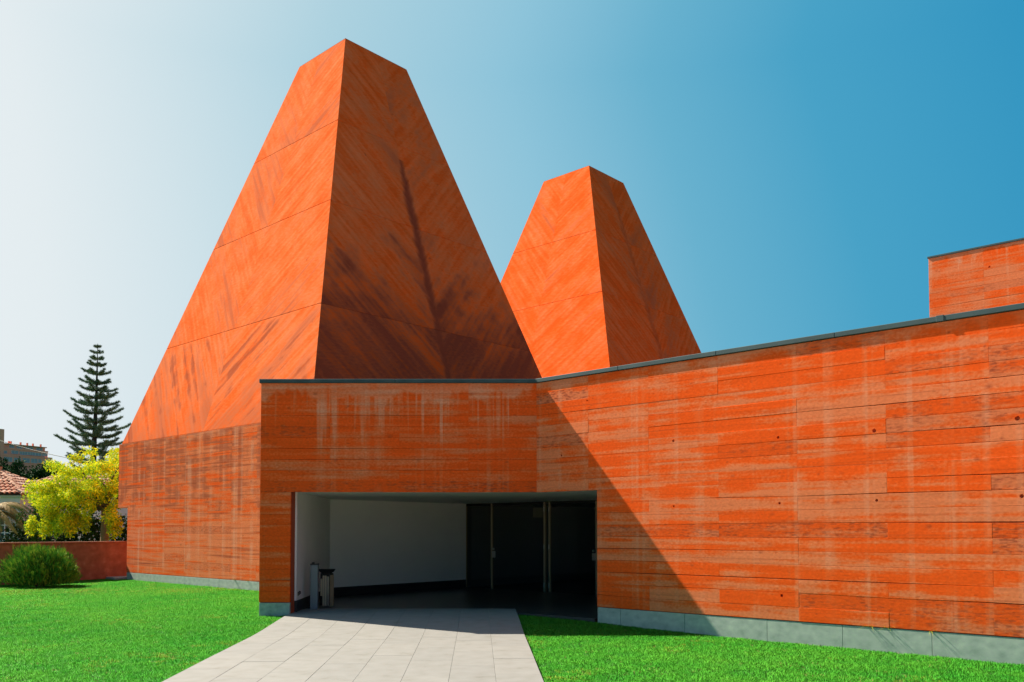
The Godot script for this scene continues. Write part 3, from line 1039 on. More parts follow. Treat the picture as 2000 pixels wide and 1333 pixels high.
func build_porch_things():
	# slim grey pillar with a sand tray
	var t := thing("ashtray_stand", "slim tall grey ashtray stand with black tray by the white porch wall", "ashtray", P(-4.02, 0.012, 17.75), 0.06)
	var grey := mat(lin(0.17, 0.20, 0.22), 0.45, 0.2)
	var s := Shape.new()
	s.box(Vector3(-0.075, 0.0, -0.06), Vector3(0.075, 0.90, 0.06), Transform3D.IDENTITY, 0.006)
	obj("body", s, grey, t)
	s = Shape.new()
	s.box(Vector3(-0.08, 0.902, -0.065), Vector3(0.085, 0.925, 0.065), Transform3D.IDENTITY, 0.004)
	obj("tray", s, M.black, t)
	s = Shape.new()
	s.tube([Vector3(-0.03, 0.926, 0), Vector3(-0.03, 0.945, 0), Vector3(-0.03, 0.955, 0)], [0.035, 0.03, 0.015], 12)
	obj("snuffer", s, M.black, t)
	# litter bin of bright vertical slats with a flared dark lid
	t = thing("litter_bin", "litter bin of pale vertical slats under a flared black lid", "bin", P(-3.90, 0.012, 18.35), -0.3)
	t.scale = Vector3(0.74, 0.95, 0.74)
	var cream := mat(lin(0.62, 0.56, 0.40), 0.4, 0.3)
	s = Shape.new()
	s.box(Vector3(-0.15, 0.03, -0.13), Vector3(0.15, 0.74, 0.10), Transform3D.IDENTITY, 0.01)
	obj("liner", s, M.black, t)
	for k in 4:
		var x := -0.135 + k * 0.067
		s = Shape.new()
		s.box(Vector3(x, 0.02 if k > 0 else 0.24, 0.103), Vector3(x + 0.058, 0.70 - 0.02 * absf(k - 1.5) if k > 0 else 0.62, 0.118), Transform3D.IDENTITY, 0.005)
		obj("slat", s, cream if k < 3 else M.steel, t)
	for k in 3:
		s = Shape.new()
		s.box(Vector3(0.152, 0.02, -0.12 + k * 0.075), Vector3(0.165, 0.70, -0.06 + k * 0.075), Transform3D.IDENTITY, 0.004)
		obj("slat", s, M.bronze, t)
	s = Shape.new()
	for q in [[0.74, 0.76, 0.15, 0.12], [0.76, 0.80, 0.20, 0.16]]:
		for ax in 4:
			var a0: float = TAU * ax / 4 + PI / 4
			var a1 := a0 + TAU / 4
			var lo0 := Vector3(cos(a0) * q[2] * 1.414 * 0.75, q[0], sin(a0) * q[3] * 1.414 * 0.75)
			var lo1 := Vector3(cos(a1) * q[2] * 1.414 * 0.75, q[0], sin(a1) * q[3] * 1.414 * 0.75)
			var hi0 := Vector3(cos(a0) * q[2] * 1.414, q[1] + 0.03, sin(a0) * q[3] * 1.414)
			var hi1 := Vector3(cos(a1) * q[2] * 1.414, q[1] + 0.03, sin(a1) * q[3] * 1.414)
			s.quad(lo0, lo1, hi1, hi0, Vector3(cos(a0 + PI / 4), 0, sin(a0 + PI / 4)))
			s.tri(Vector3(0, q[1] + 0.03, 0), hi0, hi1, Vector3.UP)
	obj("lid", s, M.black, t)
	# sockets low on the white wall
	for k in 3:
		var o := thing("wall_socket", ["small dark socket low on the white porch wall, nearest the corner", "small dark socket in the middle of three low on the porch wall", "small dark socket low on the porch wall, nearest the ashtray"][k], "socket", P(-4.234 - 0.0422 * (0.13 + k * 0.11), 0.36, 17.27 + k * 0.11), -PI / 2 + 0.042 + PI, "sockets low on the porch wall")
		s = Shape.new()
		s.box(Vector3(-0.018, -0.045 + 0.012 * k, 0.0), Vector3(0.018, 0.05 - 0.012 * absf(k - 1), 0.012), Transform3D.IDENTITY, 0.003)
		obj("plate", s, M.black, o)
		s = Shape.new()
		s.box(Vector3(-0.007, -0.012, 0.012), Vector3(0.007, 0.012, 0.018), Transform3D.IDENTITY, 0.002)
		obj("button", s, M.steel, o)
	# hanging sign inside the lobby
	var sg := thing("hanging_sign", "small square beige sign hanging behind the glass doors", "sign", P(0.76, 2.0, 25.6), 0.0)
	s = Shape.new()
	s.box(Vector3(-0.14, 0.0, -0.01), Vector3(0.14, 0.29, 0.01), Transform3D.IDENTITY, 0.003)
	obj("panel", s, mat(lin(0.62, 0.55, 0.36), 0.6), sg)
	for x in [-0.1, 0.1]:
		s = Shape.new()
		s.tube([Vector3(x, 0.29, 0), Vector3(x, 0.353, 0)], [0.004, 0.004], 6)
		obj("rod", s, M.steel, sg)
	# stone step beside the tower
	var st := Shape.new()
	st.box(Vector3(-0.55, -0.1, -0.5), Vector3(0.35, 0.06, 0.5), Transform3D.IDENTITY, 0.01)
	var step := obj("stone_step", st, M.plinth, self, Transform3D(Basis(RIGHT, Vector3.UP, RIGHT.cross(Vector3.UP)), P(-13.1, 0, 29.5)))
	tag(step, "low grey stone step at the far corner of the tower foot", "step")

# ---------------------------------------------------------------- lawn
func build_lawn():
	var r := RandomNumberGenerator.new()
	r.seed = 77
	var clump := Shape.new()
	clump.use_c = true
	for k in 11:
		var a := r.randf() * TAU
		var p := Vector3(cos(a), 0, sin(a)) * r.randf_range(0.0, 0.045)
		var lean := Vector3(r.randfn() * 0.013, r.randf_range(0.018, 0.038), r.randfn() * 0.013)
		var b := r.randf() * TAU
		var w := Vector3(cos(b), 0, sin(b)) * 0.0026
		var nn := Vector3(r.randfn() * 0.35, 1, r.randfn() * 0.35).normalized()
		var sh := r.randf_range(0.86, 1.14)
		clump.tint = Color(sh * r.randf_range(0.9, 1.15), sh, sh)
		var knee := p + lean * Vector3(0.35, 0.6, 0.35)
		clump.tri(p - w, p + w, knee + w * 0.8, Vector3.ZERO, nn, nn, nn)
		clump.tri(p - w, knee + w * 0.8, knee - w * 0.8, Vector3.ZERO, nn, nn, nn)
		clump.tri(knee - w * 0.8, knee + w * 0.8, p + lean, Vector3.ZERO, nn, nn, nn)
	var mesh := clump.mesh()
	var gm := leaf_mat(0.55, 0.55)
	mesh.surface_set_material(0, gm)
	var dry := FastNoiseLite.new()
	dry.seed = 4
	dry.frequency = 0.35
	var fine := FastNoiseLite.new()
	fine.seed = 9
	fine.frequency = 1.6
	var left := PackedVector2Array([Vector2(-3.3, 6.5), Vector2(path_left(10.0), 10), Vector2(path_left(16.4), 16.4), Vector2(-4.30, 16.72), Vector2(-4.88, 16.70), Vector2(-4.9, 17.2), Vector2(-5.1, 21.9), Vector2(-12.83, 29.02), Vector2(-13.4, 30.1), Vector2(-15.6, 26.0), Vector2(-17.5, 22.0), Vector2(-12.5, 14.0), Vector2(-8.5, 6.5)])
	var right := PackedVector2Array([Vector2(0.45, 6.5), Vector2(path_right(10.0), 10), Vector2(path_right(16.9), 16.95), Vector2(1.5, 15.84), Vector2(7.6, 10.28), Vector2(8.6, 6.5)])
	for which in 2:
		var poly: PackedVector2Array = [left, right][which]
		var lo := Vector2(99, 99)
		var hi := Vector2(-99, -99)
		for p in poly:
			lo = lo.min(p)
			hi = hi.max(p)
		var tr: Array[Transform3D] = []
		var cs: Array[Color] = []
		var n := int((hi.x - lo.x) * (hi.y - lo.y) * 800)
		for k in n:
			var p := Vector2(r.randf_range(lo.x, hi.x), r.randf_range(lo.y, hi.y))
			if p.y > 15.0 and r.randf() > 16.0 / p.y:
				continue
			var q := p + Vector2(r.randfn(), r.randfn()) * 0.02
			if p.y < 16.6:      # ragged edge along the path
				q.x += (0.10 if which == 1 else -0.10) * (fine.get_noise_2d(p.y * 1.7, 7.0 + which * 40.0) + 0.25)
			if not Geometry2D.is_point_in_polygon(q, poly):
				continue
			var sc := r.randf_range(0.75, 1.25) * (1.0 + 0.25 * fine.get_noise_2d(p.x, p.y))
			if p.y > 18.0:
				sc *= 1.25
			tr.append(Transform3D(Basis(Vector3.UP, r.randf() * TAU).scaled(Vector3(sc * 1.15, sc, sc * 1.15)), P(p.x, gy(p.x, p.y) - 0.036, p.y)))
			var f := fine.get_noise_2d(p.x, p.y) * 0.5 + 0.5
			var y := dry.get_noise_2d(p.x * 1.4, p.y) + 0.35 * fine.get_noise_2d(p.x * 2.0 + 50.0, p.y * 2.0)
			var c := Color(0.050, 0.39, 0.032).lerp(Color(0.145, 0.51, 0.046), clampf(f + 0.45 * dry.get_noise_2d(p.x * 0.7 + 90.0, p.y * 0.7), 0.0, 1.0))
			# a dry band runs along the back of the left lawn; straw shows through in patches
			var band := 0.0
			if which == 0:
				band = clampf(1.0 - absf(p.y - (23.6 + 0.15 * (p.x + 12.0))) / 2.2, 0.0, 1.0) * clampf(0.5 + y, 0.0, 1.0)
			var straw := clampf(maxf(y * 1.6 - 0.55, band * 0.9), 0.0, 1.0)
			if r.randf() < straw * 0.6:
				c = Color(0.33, 0.42, 0.05)
			if r.randf() < 0.006 + straw * 0.04:
				c = Color(0.36, 0.27, 0.12)
			cs.append(c * r.randf_range(0.92, 1.08))
		var mm := MultiMesh.new()
		mm.transform_format = MultiMesh.TRANSFORM_3D
		mm.use_colors = true
		mm.mesh = mesh
		mm.instance_count = tr.size()
		for k in tr.size():
			mm.set_instance_transform(k, tr[k])
			mm.set_instance_color(k, cs[k])
		var o := MultiMeshInstance3D.new()
		o.name = numbered("grass")
		o.multimesh = mm
		add_child(o, true)
		tag(o, ["mown green lawn to the left of the stone path", "mown green lawn between the stone path and long wall"][which], "grass", "", "stuff")

func build_weeds():
	var r := RandomNumberGenerator.new()
	r.seed = 31
	var m := leaf_mat(0.4)
	var long := frame(P(0.476, 0, 16.76), RIGHT)
	var foot := frame(P(-5.1026, 0, 21.9733) - RIGHT * 11.2, RIGHT)
	var list := [[long, 6.30, 7, 0.17, "yellow weed tuft rooted above the plinth of the long wall, leftmost"], [long, 6.55, 9, 0.14, "dense yellow weed tuft above the plinth of the long wall, between two others"], [long, 7.16, 5, 0.15, "thin yellow weed above the plinth joint of the long wall, rightmost"], [foot, 7.6, 9, 0.16, "small weed tuft above the plinth of the tower foot, left of its pair"], [foot, 8.3, 9, 0.14, "small weed tuft above the plinth of the tower foot, right of its pair"]]
	for w in list:
		var at: Vector3 = w[0] * Vector3(w[1], BASE - 0.008, 0.0)
		var t := thing("weed_tuft", w[4], "weed", at, 0.0, "weeds on the plinths")
		var bs: Basis = (w[0] as Transform3D).basis
		for k in w[2]:
			var s := Shape.new()
			s.use_c = true
			s.tint = Color(0.42, 0.36, 0.03) if r.randf() < 0.65 else Color(0.16, 0.24, 0.03)
			var x0: float = r.randf_range(-0.05, 0.05)
			var l: float = w[3] * r.randf_range(0.6, 1.3)
			var dir := Vector3(r.randfn() * 0.45, r.randf_range(0.1, 0.9), r.randf_range(0.3, 0.9)).normalized()
			var pts := []
			for i in 5:
				var f := i / 4.0
				pts.append(bs * (Vector3(x0, 0, -0.01) + dir * l * f + Vector3.DOWN * l * 0.55 * f * f))
			for i in 4:
				var wd: Vector3 = bs * Vector3(0.004, 0.001, 0) * (1.0 - i / 4.0)
				var we: Vector3 = bs * Vector3(0.004, 0.001, 0) * (1.0 - (i + 1) / 4.0)
				s.tri(pts[i] - wd, pts[i] + wd, pts[i + 1] + we)
				s.tri(pts[i] - wd, pts[i + 1] + we, pts[i + 1] - we)
			obj("blade", s, m, t)

# ---------------------------------------------------------------- garden on the left
func build_garden():
	var r := RandomNumberGenerator.new()
	r.seed = 12
	# rendered garden wall
	var wt := ramp_tex(40, 0.012, [[0.0, lin(0.21, 0.075, 0.045)], [0.45, lin(0.31, 0.115, 0.065)], [0.7, lin(0.37, 0.14, 0.085)], [1.0, lin(0.46, 0.23, 0.15)]], 512)
	var wm := tri_mat(wt, 0.5, 0.9)
	var gw := thing("garden_wall", "low dark red rendered garden wall behind the round bush", "wall", P(-14.0, 0, 28.5))
	var holder := [Vector2(-11.2, 33.5), Vector2(-13.55, 29.6), Vector2(-14.3, 27.9), Vector2(-15.4, 25.8), Vector2(-18.5, 19.5)]
	for i in holder.size() - 1:
		var a: Vector2 = holder[i] - Vector2(-14.0, 28.5)
		var e: Vector2 = holder[i + 1] - Vector2(-14.0, 28.5)
		var dir := (e - a).normalized()
		var n := Vector2(dir.y, -dir.x) * 0.25
		if n.x > 0:
			n = -n
		var s := Shape.new()
		s.prism([Vector2(a.x, -a.y), Vector2(e.x, -e.y), Vector2(e.x + n.x, -e.y - n.y), Vector2(a.x + n.x, -a.y - n.y)], -0.2, 1.2)
		obj("wall_face", s, wm, gw)
		s = Shape.new()
		var o := -n * 0.1
		s.prism([Vector2(a.x + o.x, -a.y - o.y), Vector2(e.x + o.x, -e.y - o.y), Vector2(e.x + n.x * 1.1, -e.y - n.y * 1.1), Vector2(a.x + n.x * 1.1, -a.y - n.y * 1.1)], 1.203, 1.255)
		obj("wall_cap", s, tri_mat(wt, 0.9, 0.85, Color(1.0, 0.95, 0.9)), gw)
	# round bush of upright sprigs
	var b := thing("round_bush", "round dark green bush of upright sprigs on the lawn edge", "bush", P(-13.75, 0, 25.4))
	var lumps := FastNoiseLite.new()
	lumps.seed = 3
	lumps.frequency = 0.9
	var s2 := Shape.new()
	s2.use_c = true
	for k in 8200:
		var a := r.randf() * TAU
		var e := asin(pow(r.randf(), 0.8))
		var u := Vector3(cos(a) * cos(e), sin(e), sin(a) * cos(e))
		var rad := pow(r.randf(), 0.35) * (0.93 + 0.22 * lumps.get_noise_3d(u.x * 2.0, u.y * 2.0, u.z * 2.0) + 0.12 * lumps.get_noise_3d(u.x * 6.0, u.y * 6.0, u.z * 6.0))
		var p := Vector3(u.x * 1.12, u.y * 1.12 + 0.08, u.z * 1.05) * rad
		p.y = maxf(p.y, 0.03)
		var d := (Vector3(u.x * 0.55, 0.9, u.z * 0.55) + Vector3(r.randfn(), r.randfn(), r.randfn()) * 0.22).normalized()
		var l := r.randf_range(0.09, 0.19)
		if rad > 0.9 and u.y > 0.5 and r.randf() < 0.08:
			l *= 1.7
		var w := d.cross(Vector3(r.randfn(), r.randfn(), r.randfn())).normalized() * 0.014
		s2.tint = [Color(0.04, 0.15, 0.02), Color(0.065, 0.21, 0.025), Color(0.11, 0.28, 0.03), Color(0.24, 0.36, 0.04)][mini(r.randi() % 5, 3)]
		s2.tri(p - w, p + w, p + d * l * 0.55 + w * 0.7)
		s2.tri(p - w, p + d * l * 0.55 + w * 0.7, p + d * l)
		# side leaves
		var q := p + d * l * 0.4
		var d2 := (d + w.normalized() * 0.9).normalized()
		s2.tri(q, q + d2 * 0.07 + d * 0.02, q + d2 * 0.05 - d * 0.015)
	obj("foliage", s2, leaf_mat(0.5), b)
	for k in 7:
		s2 = Shape.new()
		var a := TAU * k / 7.0
		s2.tube([Vector3(cos(a) * 0.08, -0.05, sin(a) * 0.08), Vector3(cos(a) * 0.25, 0.35, sin(a) * 0.25), Vector3(cos(a) * 0.5, 0.75, sin(a) * 0.45)], [0.025, 0.018, 0.008], 5)
		obj("stem", s2, M.bark, b)
	# yellow tree behind the wall
	var t := thing("yellow_tree", "small tree with bright yellow-green leaves behind the garden wall", "tree", P(-15.45, -0.04, 33.0))
	var tr := Shape.new()
	tr.tube([Vector3(0.02, 0, 0), Vector3(0.0, 1.0, 0), Vector3(0.03, 2.0, 0.02), Vector3(-0.02, 2.7, 0.0)], [0.20, 0.16, 0.145, 0.12], 9)
	obj("trunk", tr, tri_mat(ramp_tex(41, 0.06, [[0.0, lin(0.16, 0.09, 0.04)], [1.0, lin(0.36, 0.22, 0.10)]], 256), 1.5, 0.9), t)
	var spots := []
	var ends := [Vector3(-0.9, 4.2, 0.3), Vector3(-1.9, 3.5, 0.5), Vector3(-2.3, 2.9, -0.2), Vector3(0.6, 4.3, -0.3), Vector3(1.3, 3.4, 0.4), Vector3(-0.3, 4.5, -0.6), Vector3(-1.2, 3.2, -0.9), Vector3(0.3, 3.5, 1.0), Vector3(-0.6, 3.0, 1.3), Vector3(1.6, 2.6, -0.4), Vector3(-1.6, 2.5, 1.0), Vector3(0.9, 4.0, 0.9)]
	for e in ends:
		var br := Shape.new()
		var mid: Vector3 = Vector3(0, 2.5, 0).lerp(e, 0.5) + Vector3(r.randfn(), 0.5, r.randfn()) * 0.18
		br.tube([Vector3(0, 2.45, 0), mid, e], [0.075, 0.04, 0.012], 6)
		obj("branch", br, M.bark, t)
		for k in 5:
			spots.append([(e as Vector3).lerp(mid, r.randf() * 0.7) + Vector3(r.randfn() * 0.36, r.randfn() * 0.28, r.randfn() * 0.36), Vector3(0.36, 0.26, 0.36) * r.randf_range(0.7, 1.2)])
	for k in 60:
		spots.append([Vector3(-0.45 + r.randf_range(-1.8, 1.9), 3.05 + r.randfn() * 0.55, r.randfn() * 0.7), Vector3(0.34, 0.26, 0.34) * r.randf_range(0.7, 1.2)])
	for k in 30:   # hanging sprays along the lower edge
		var hx := r.randf_range(-2.4, 1.3)
		if absf(hx) < 0.5:
			hx -= 1.1
		spots.append([Vector3(hx, r.randf_range(1.7, 2.3), r.randf_range(0.0, 1.0)), Vector3(0.2, 0.38, 0.2)])
	leaf_mesh(t, "crown", spots, 230, 0.108, [Color(0.80, 0.76, 0.02), Color(0.64, 0.70, 0.025), Color(0.46, 0.62, 0.03), Color(0.92, 0.80, 0.02), Color(0.26, 0.44, 0.03)], leaf_mat(0.7), 51, 0.5, 0.45)
	# dark shrubs under the tree
	var hedge := [[Vector3(-14.4, 1.3, -36.0), 1.5, 0], [Vector3(-16.6, 1.35, -36.5), 1.7, 1], [Vector3(-18.5, 1.25, -36.0), 1.5, 2], [Vector3(-12.4, 1.4, -37.5), 1.6, 3], [Vector3(-21.2, 0.9, -38.0), 1.4, 4]]
	var hl := ["dark evergreen shrub under the yellow tree, just left of the tower corner", "dark evergreen shrub filling the shade under the yellow tree", "dark evergreen shrub between the yellow tree and palm", "dark evergreen shrub behind the overhanging tower corner", "dark evergreen shrub below the white house window"]
	for h in hedge:
		var q := thing("dark_shrub", hl[h[2]], "shrub", P(h[0].x, 0, -h[0].z), 0.0, "dark shrubs behind the garden wall")
		var sp := []
		for k in 34:
			sp.append([Vector3(r.randfn() * 0.7, h[0].y + r.randfn() * 0.5, r.randfn() * 0.4) * Vector3(h[1] * 0.7, 1, 1), Vector3(0.42, 0.36, 0.42)])
		leaf_mesh(q, "foliage", sp, 70, 0.17, [Color(0.014, 0.032, 0.010), Color(0.022, 0.045, 0.012), Color(0.03, 0.06, 0.016)], M.leaf_dull, 60 + h[2], 0.2, 0.5)
		var st := Shape.new()
		st.tube([Vector3(0, -0.04, 0), Vector3(0.05, 0.5, 0), Vector3(0, 1.1, 0)], [0.07, 0.05, 0.03], 6)
		obj("stem", st, M.bark, q)
	# brighter conifer-like shrub left of the tree
	var cs := thing("green_shrub", "feathery mid-green shrub at the left edge of the yellow tree", "shrub", P(-18.75, 0, 34.2))
	var spc := []
	for k in 30:
		var y := r.randf_range(0.4, 2.75)
		spc.append([Vector3(r.randfn() * 0.28 * (1.3 - y / 3.0), y, r.randfn() * 0.25), Vector3(0.2, 0.3, 0.2)])
	leaf_mesh(cs, "foliage", spc, 90, 0.12, [Color(0.05, 0.12, 0.02), Color(0.08, 0.17, 0.03), Color(0.035, 0.085, 0.018)], leaf_mat(0.4), 71, -0.6, 0.3)
	var cst := Shape.new()
	cst.tube([Vector3(0, -0.04, 0), Vector3(0, 1.2, 0), Vector3(0, 2.4, 0)], [0.08, 0.05, 0.02], 6)
	obj("stem", cst, M.bark, cs)
	# palm at the frame's left edge
	var pl := thing("palm_tree", "palm with drooping dry fronds at the left edge", "palm", P(-20.6, -0.04, 34.0))
	var pt := Shape.new()
	pt.tube([Vector3(0, 0, 0), Vector3(0.03, 1.2, 0), Vector3(0, 2.45, 0)], [0.22, 0.17, 0.2], 10)
	obj("trunk", pt, M.bark, pl)
	for k in 36:
		var a := TAU * k / 36.0 + r.randfn() * 0.1
		var len := r.randf_range(1.7, 2.5)
		var rise := r.randf_range(-0.1, 0.75)
		var fs := Shape.new()
		fs.use_c = true
		var dry := r.randf() < 0.6
		fs.tint = Color(0.34, 0.22, 0.09) if dry else Color(0.12, 0.13, 0.03)
		var hd := Vector3(cos(a), 0, sin(a))
		var sd := Vector3(-sin(a), 0, cos(a))
		var rib := []
		for i in 11:
			var f := i / 10.0
			rib.append(Vector3(0, 2.5, 0) + hd * len * (f - 0.18 * f * f) + Vector3.UP * len * (rise * f - (0.5 + rise * 0.55) * f * f))
		for i in 10:
			var d: Vector3 = rib[i + 1] - rib[i]
			fs.tri(rib[i] - sd * 0.012, rib[i] + sd * 0.012, rib[i + 1])
			for q in 4:
				var p: Vector3 = rib[i] + d * q / 4.0
				for sg in [-1.0, 1.0]:
					var ll := 0.42 * sin(PI * clampf((i + q / 4.0 + 1.2) / 11.5, 0.0, 1.0))
					var tip: Vector3 = p + sd * sg * ll * 0.62 + d.normalized() * ll * 0.75 + Vector3.DOWN * ll * 0.45
					fs.tri(p, p + d * 0.30, tip)
		obj("frond", fs, leaf_mat(0.35), pl)

# ---------------------------------------------------------------- houses, pine, flats
func tile_plane(s: Shape, e0: Vector3, e1: Vector3, r0: Vector3, r1: Vector3, tw: float, tl: float, cols: Array, r: RandomNumberGenerator):
	# clay tiles between the eave e0-e1 and the ridge r0-r1: each a small arch that overlaps the one below
	var up := ((r0 + r1) / 2 - (e0 + e1) / 2)
	var ed := (e1 - e0).normalized()
	up -= ed * up.dot(ed)
	var slope := up.length()
	var ud := up.normalized()
	var n := ed.cross(ud).normalized()
	if n.y < 0:
		n = -n
	var rows := int(slope / tl)
	for j in rows:
		var f := float(j) / rows
		var a := e0.lerp(r0, f)
		var b := e1.lerp(r1, f)
		var a1 := (a - e0).dot(ed)
		var b1 := (b - e0).dot(ed)
		var k0 := int(ceil(a1 / tw))
		var k1 := int(floor(b1 / tw))
		for k in range(k0, k1):
			var p := e0 + ed * k * tw + ud * f * slope
			s.tint = (cols[r.randi() % cols.size()] as Color) * r.randf_range(0.85, 1.15)
			var arch := []
			for q in 5:
				var t := PI * q / 4.0
				arch.append(ed * tw * (0.5 - 0.46 * cos(t)) + n * tw * 0.42 * sin(t))
			for q in 4:
				var lo0: Vector3 = p + arch[q] + n * 0.04
				var lo1: Vector3 = p + arch[q + 1] + n * 0.04
				var hi0: Vector3 = p + arch[q] * 0.92 + ud * tl * 1.12 + n * 0.005
				var hi1: Vector3 = p + arch[q + 1] * 0.92 + ud * tl * 1.12 + n * 0.005
				s.quad(lo0, lo1, hi1, hi0, n)
	s.tint = Color(0.14, 0.06, 0.035)
	s.quad(e0, e1, r1, r0, n)

func ridge_line(s: Shape, a: Vector3, b: Vector3, r: RandomNumberGenerator):
	var n := maxi(int((b - a).length() / 0.35), 1)
	for i in n:
		s.tint = Color(0.42, 0.20, 0.11) * r.randf_range(0.8, 1.2)
		s.tube([a.lerp(b, float(i) / n), a.lerp(b, float(i + 1.1) / n)], [0.11, 0.095], 6)

func house(called: String, label: String, at: Vector3, w: float, dep: float, eave: float, rise: float, ridge: float, turn: float, windows: Array) -> Node3D:
	# hipped house: w along x, dep along z, ridge: length of the ridge
	var r := RandomNumberGenerator.new()
	r.seed = int(absf(at.x * 10))
	var h := thing(called, label, "house", at, turn)
	var s := Shape.new()
	s.box(Vector3(-w / 2, -0.3, -dep / 2), Vector3(w / 2, eave - 0.02, dep / 2))
	obj("wall", s, tri_mat(ramp_tex(45, 0.01, [[0.0, lin(0.60, 0.62, 0.62)], [1.0, lin(0.76, 0.77, 0.75)]], 256), 0.3, 0.85), h)
	var o := 0.3
	s = Shape.new()
	s.box(Vector3(-w / 2 - 0.12, eave - 0.14, -dep / 2 - 0.12), Vector3(w / 2 + 0.12, eave - 0.022, dep / 2 + 0.12), Transform3D.IDENTITY, 0.02)
	obj("cornice", s, mat(lin(0.6, 0.6, 0.58), 0.85), h)
	var roof := Shape.new()
	roof.use_c = true
	var cols := [Color(0.50, 0.23, 0.13), Color(0.58, 0.30, 0.19), Color(0.44, 0.18, 0.10), Color(0.62, 0.38, 0.27)]
	var e := [Vector3(-w / 2 - o, eave, dep / 2 + o), Vector3(w / 2 + o, eave, dep / 2 + o), Vector3(w / 2 + o, eave, -dep / 2 - o), Vector3(-w / 2 - o, eave, -dep / 2 - o)]
	var r0 := Vector3(-ridge / 2, eave + rise, 0)
	var r1 := Vector3(ridge / 2, eave + rise, 0)
	tile_plane(roof, e[0], e[1], r0, r1, 0.24, 0.34, cols, r)
	tile_plane(roof, e[1], e[2], r1, r1, 0.24, 0.34, cols, r)
	tile_plane(roof, e[2], e[3], r1, r0, 0.24, 0.34, cols, r)
	tile_plane(roof, e[3], e[0], r0, r0, 0.24, 0.34, cols, r)
	var rm := mat(Color.WHITE, 0.85)
	rm.vertex_color_use_as_albedo = true
	var ro := obj("roof", roof, rm, h)
	var rd := Shape.new()
	rd.use_c = true
	if ridge > 0.1:
		ridge_line(rd, r0, r1, r)
	for q in [[e[0], r0], [e[1], r1], [e[2], r1], [e[3], r0]]:
		ridge_line(rd, q[0], q[1], r)
	if ridge <= 0.1:
		rd.tint = Color(0.36, 0.20, 0.12)
		rd.tube([r0 + Vector3.DOWN * 0.05, r0 + Vector3.UP * 0.16, r0 + Vector3.UP * 0.26], [0.12, 0.07, 0.09], 8)
	obj("ridge_tiles", rd, rm, ro)
	for q in windows:     # [x, y, width, height] on the front
		var z := dep / 2
		s = Shape.new()
		s.box(Vector3(q[0] - q[2] / 2, q[1], z - 0.02), Vector3(q[0] + q[2] / 2, q[1] + q[3], z + 0.012))
		var win := obj("window", s, mat(lin(0.02, 0.025, 0.03), 0.15), h)
		s = Shape.new()
		for i in 5:
			var x: float = q[0] - q[2] / 2 + q[2] * i / 4
			s.box(Vector3(x - 0.022, q[1], z + 0.013), Vector3(x + 0.022, q[1] + q[3], z + 0.04))
		for i in 4:
			var y: float = q[1] + q[3] * i / 3
			s.box(Vector3(q[0] - q[2] / 2 - 0.03, y - 0.022, z + 0.0145), Vector3(q[0] + q[2] / 2 + 0.03, y + 0.022, z + 0.0385))
		obj("frame", s, mat(lin(0.72, 0.73, 0.72), 0.6), win)
	return h

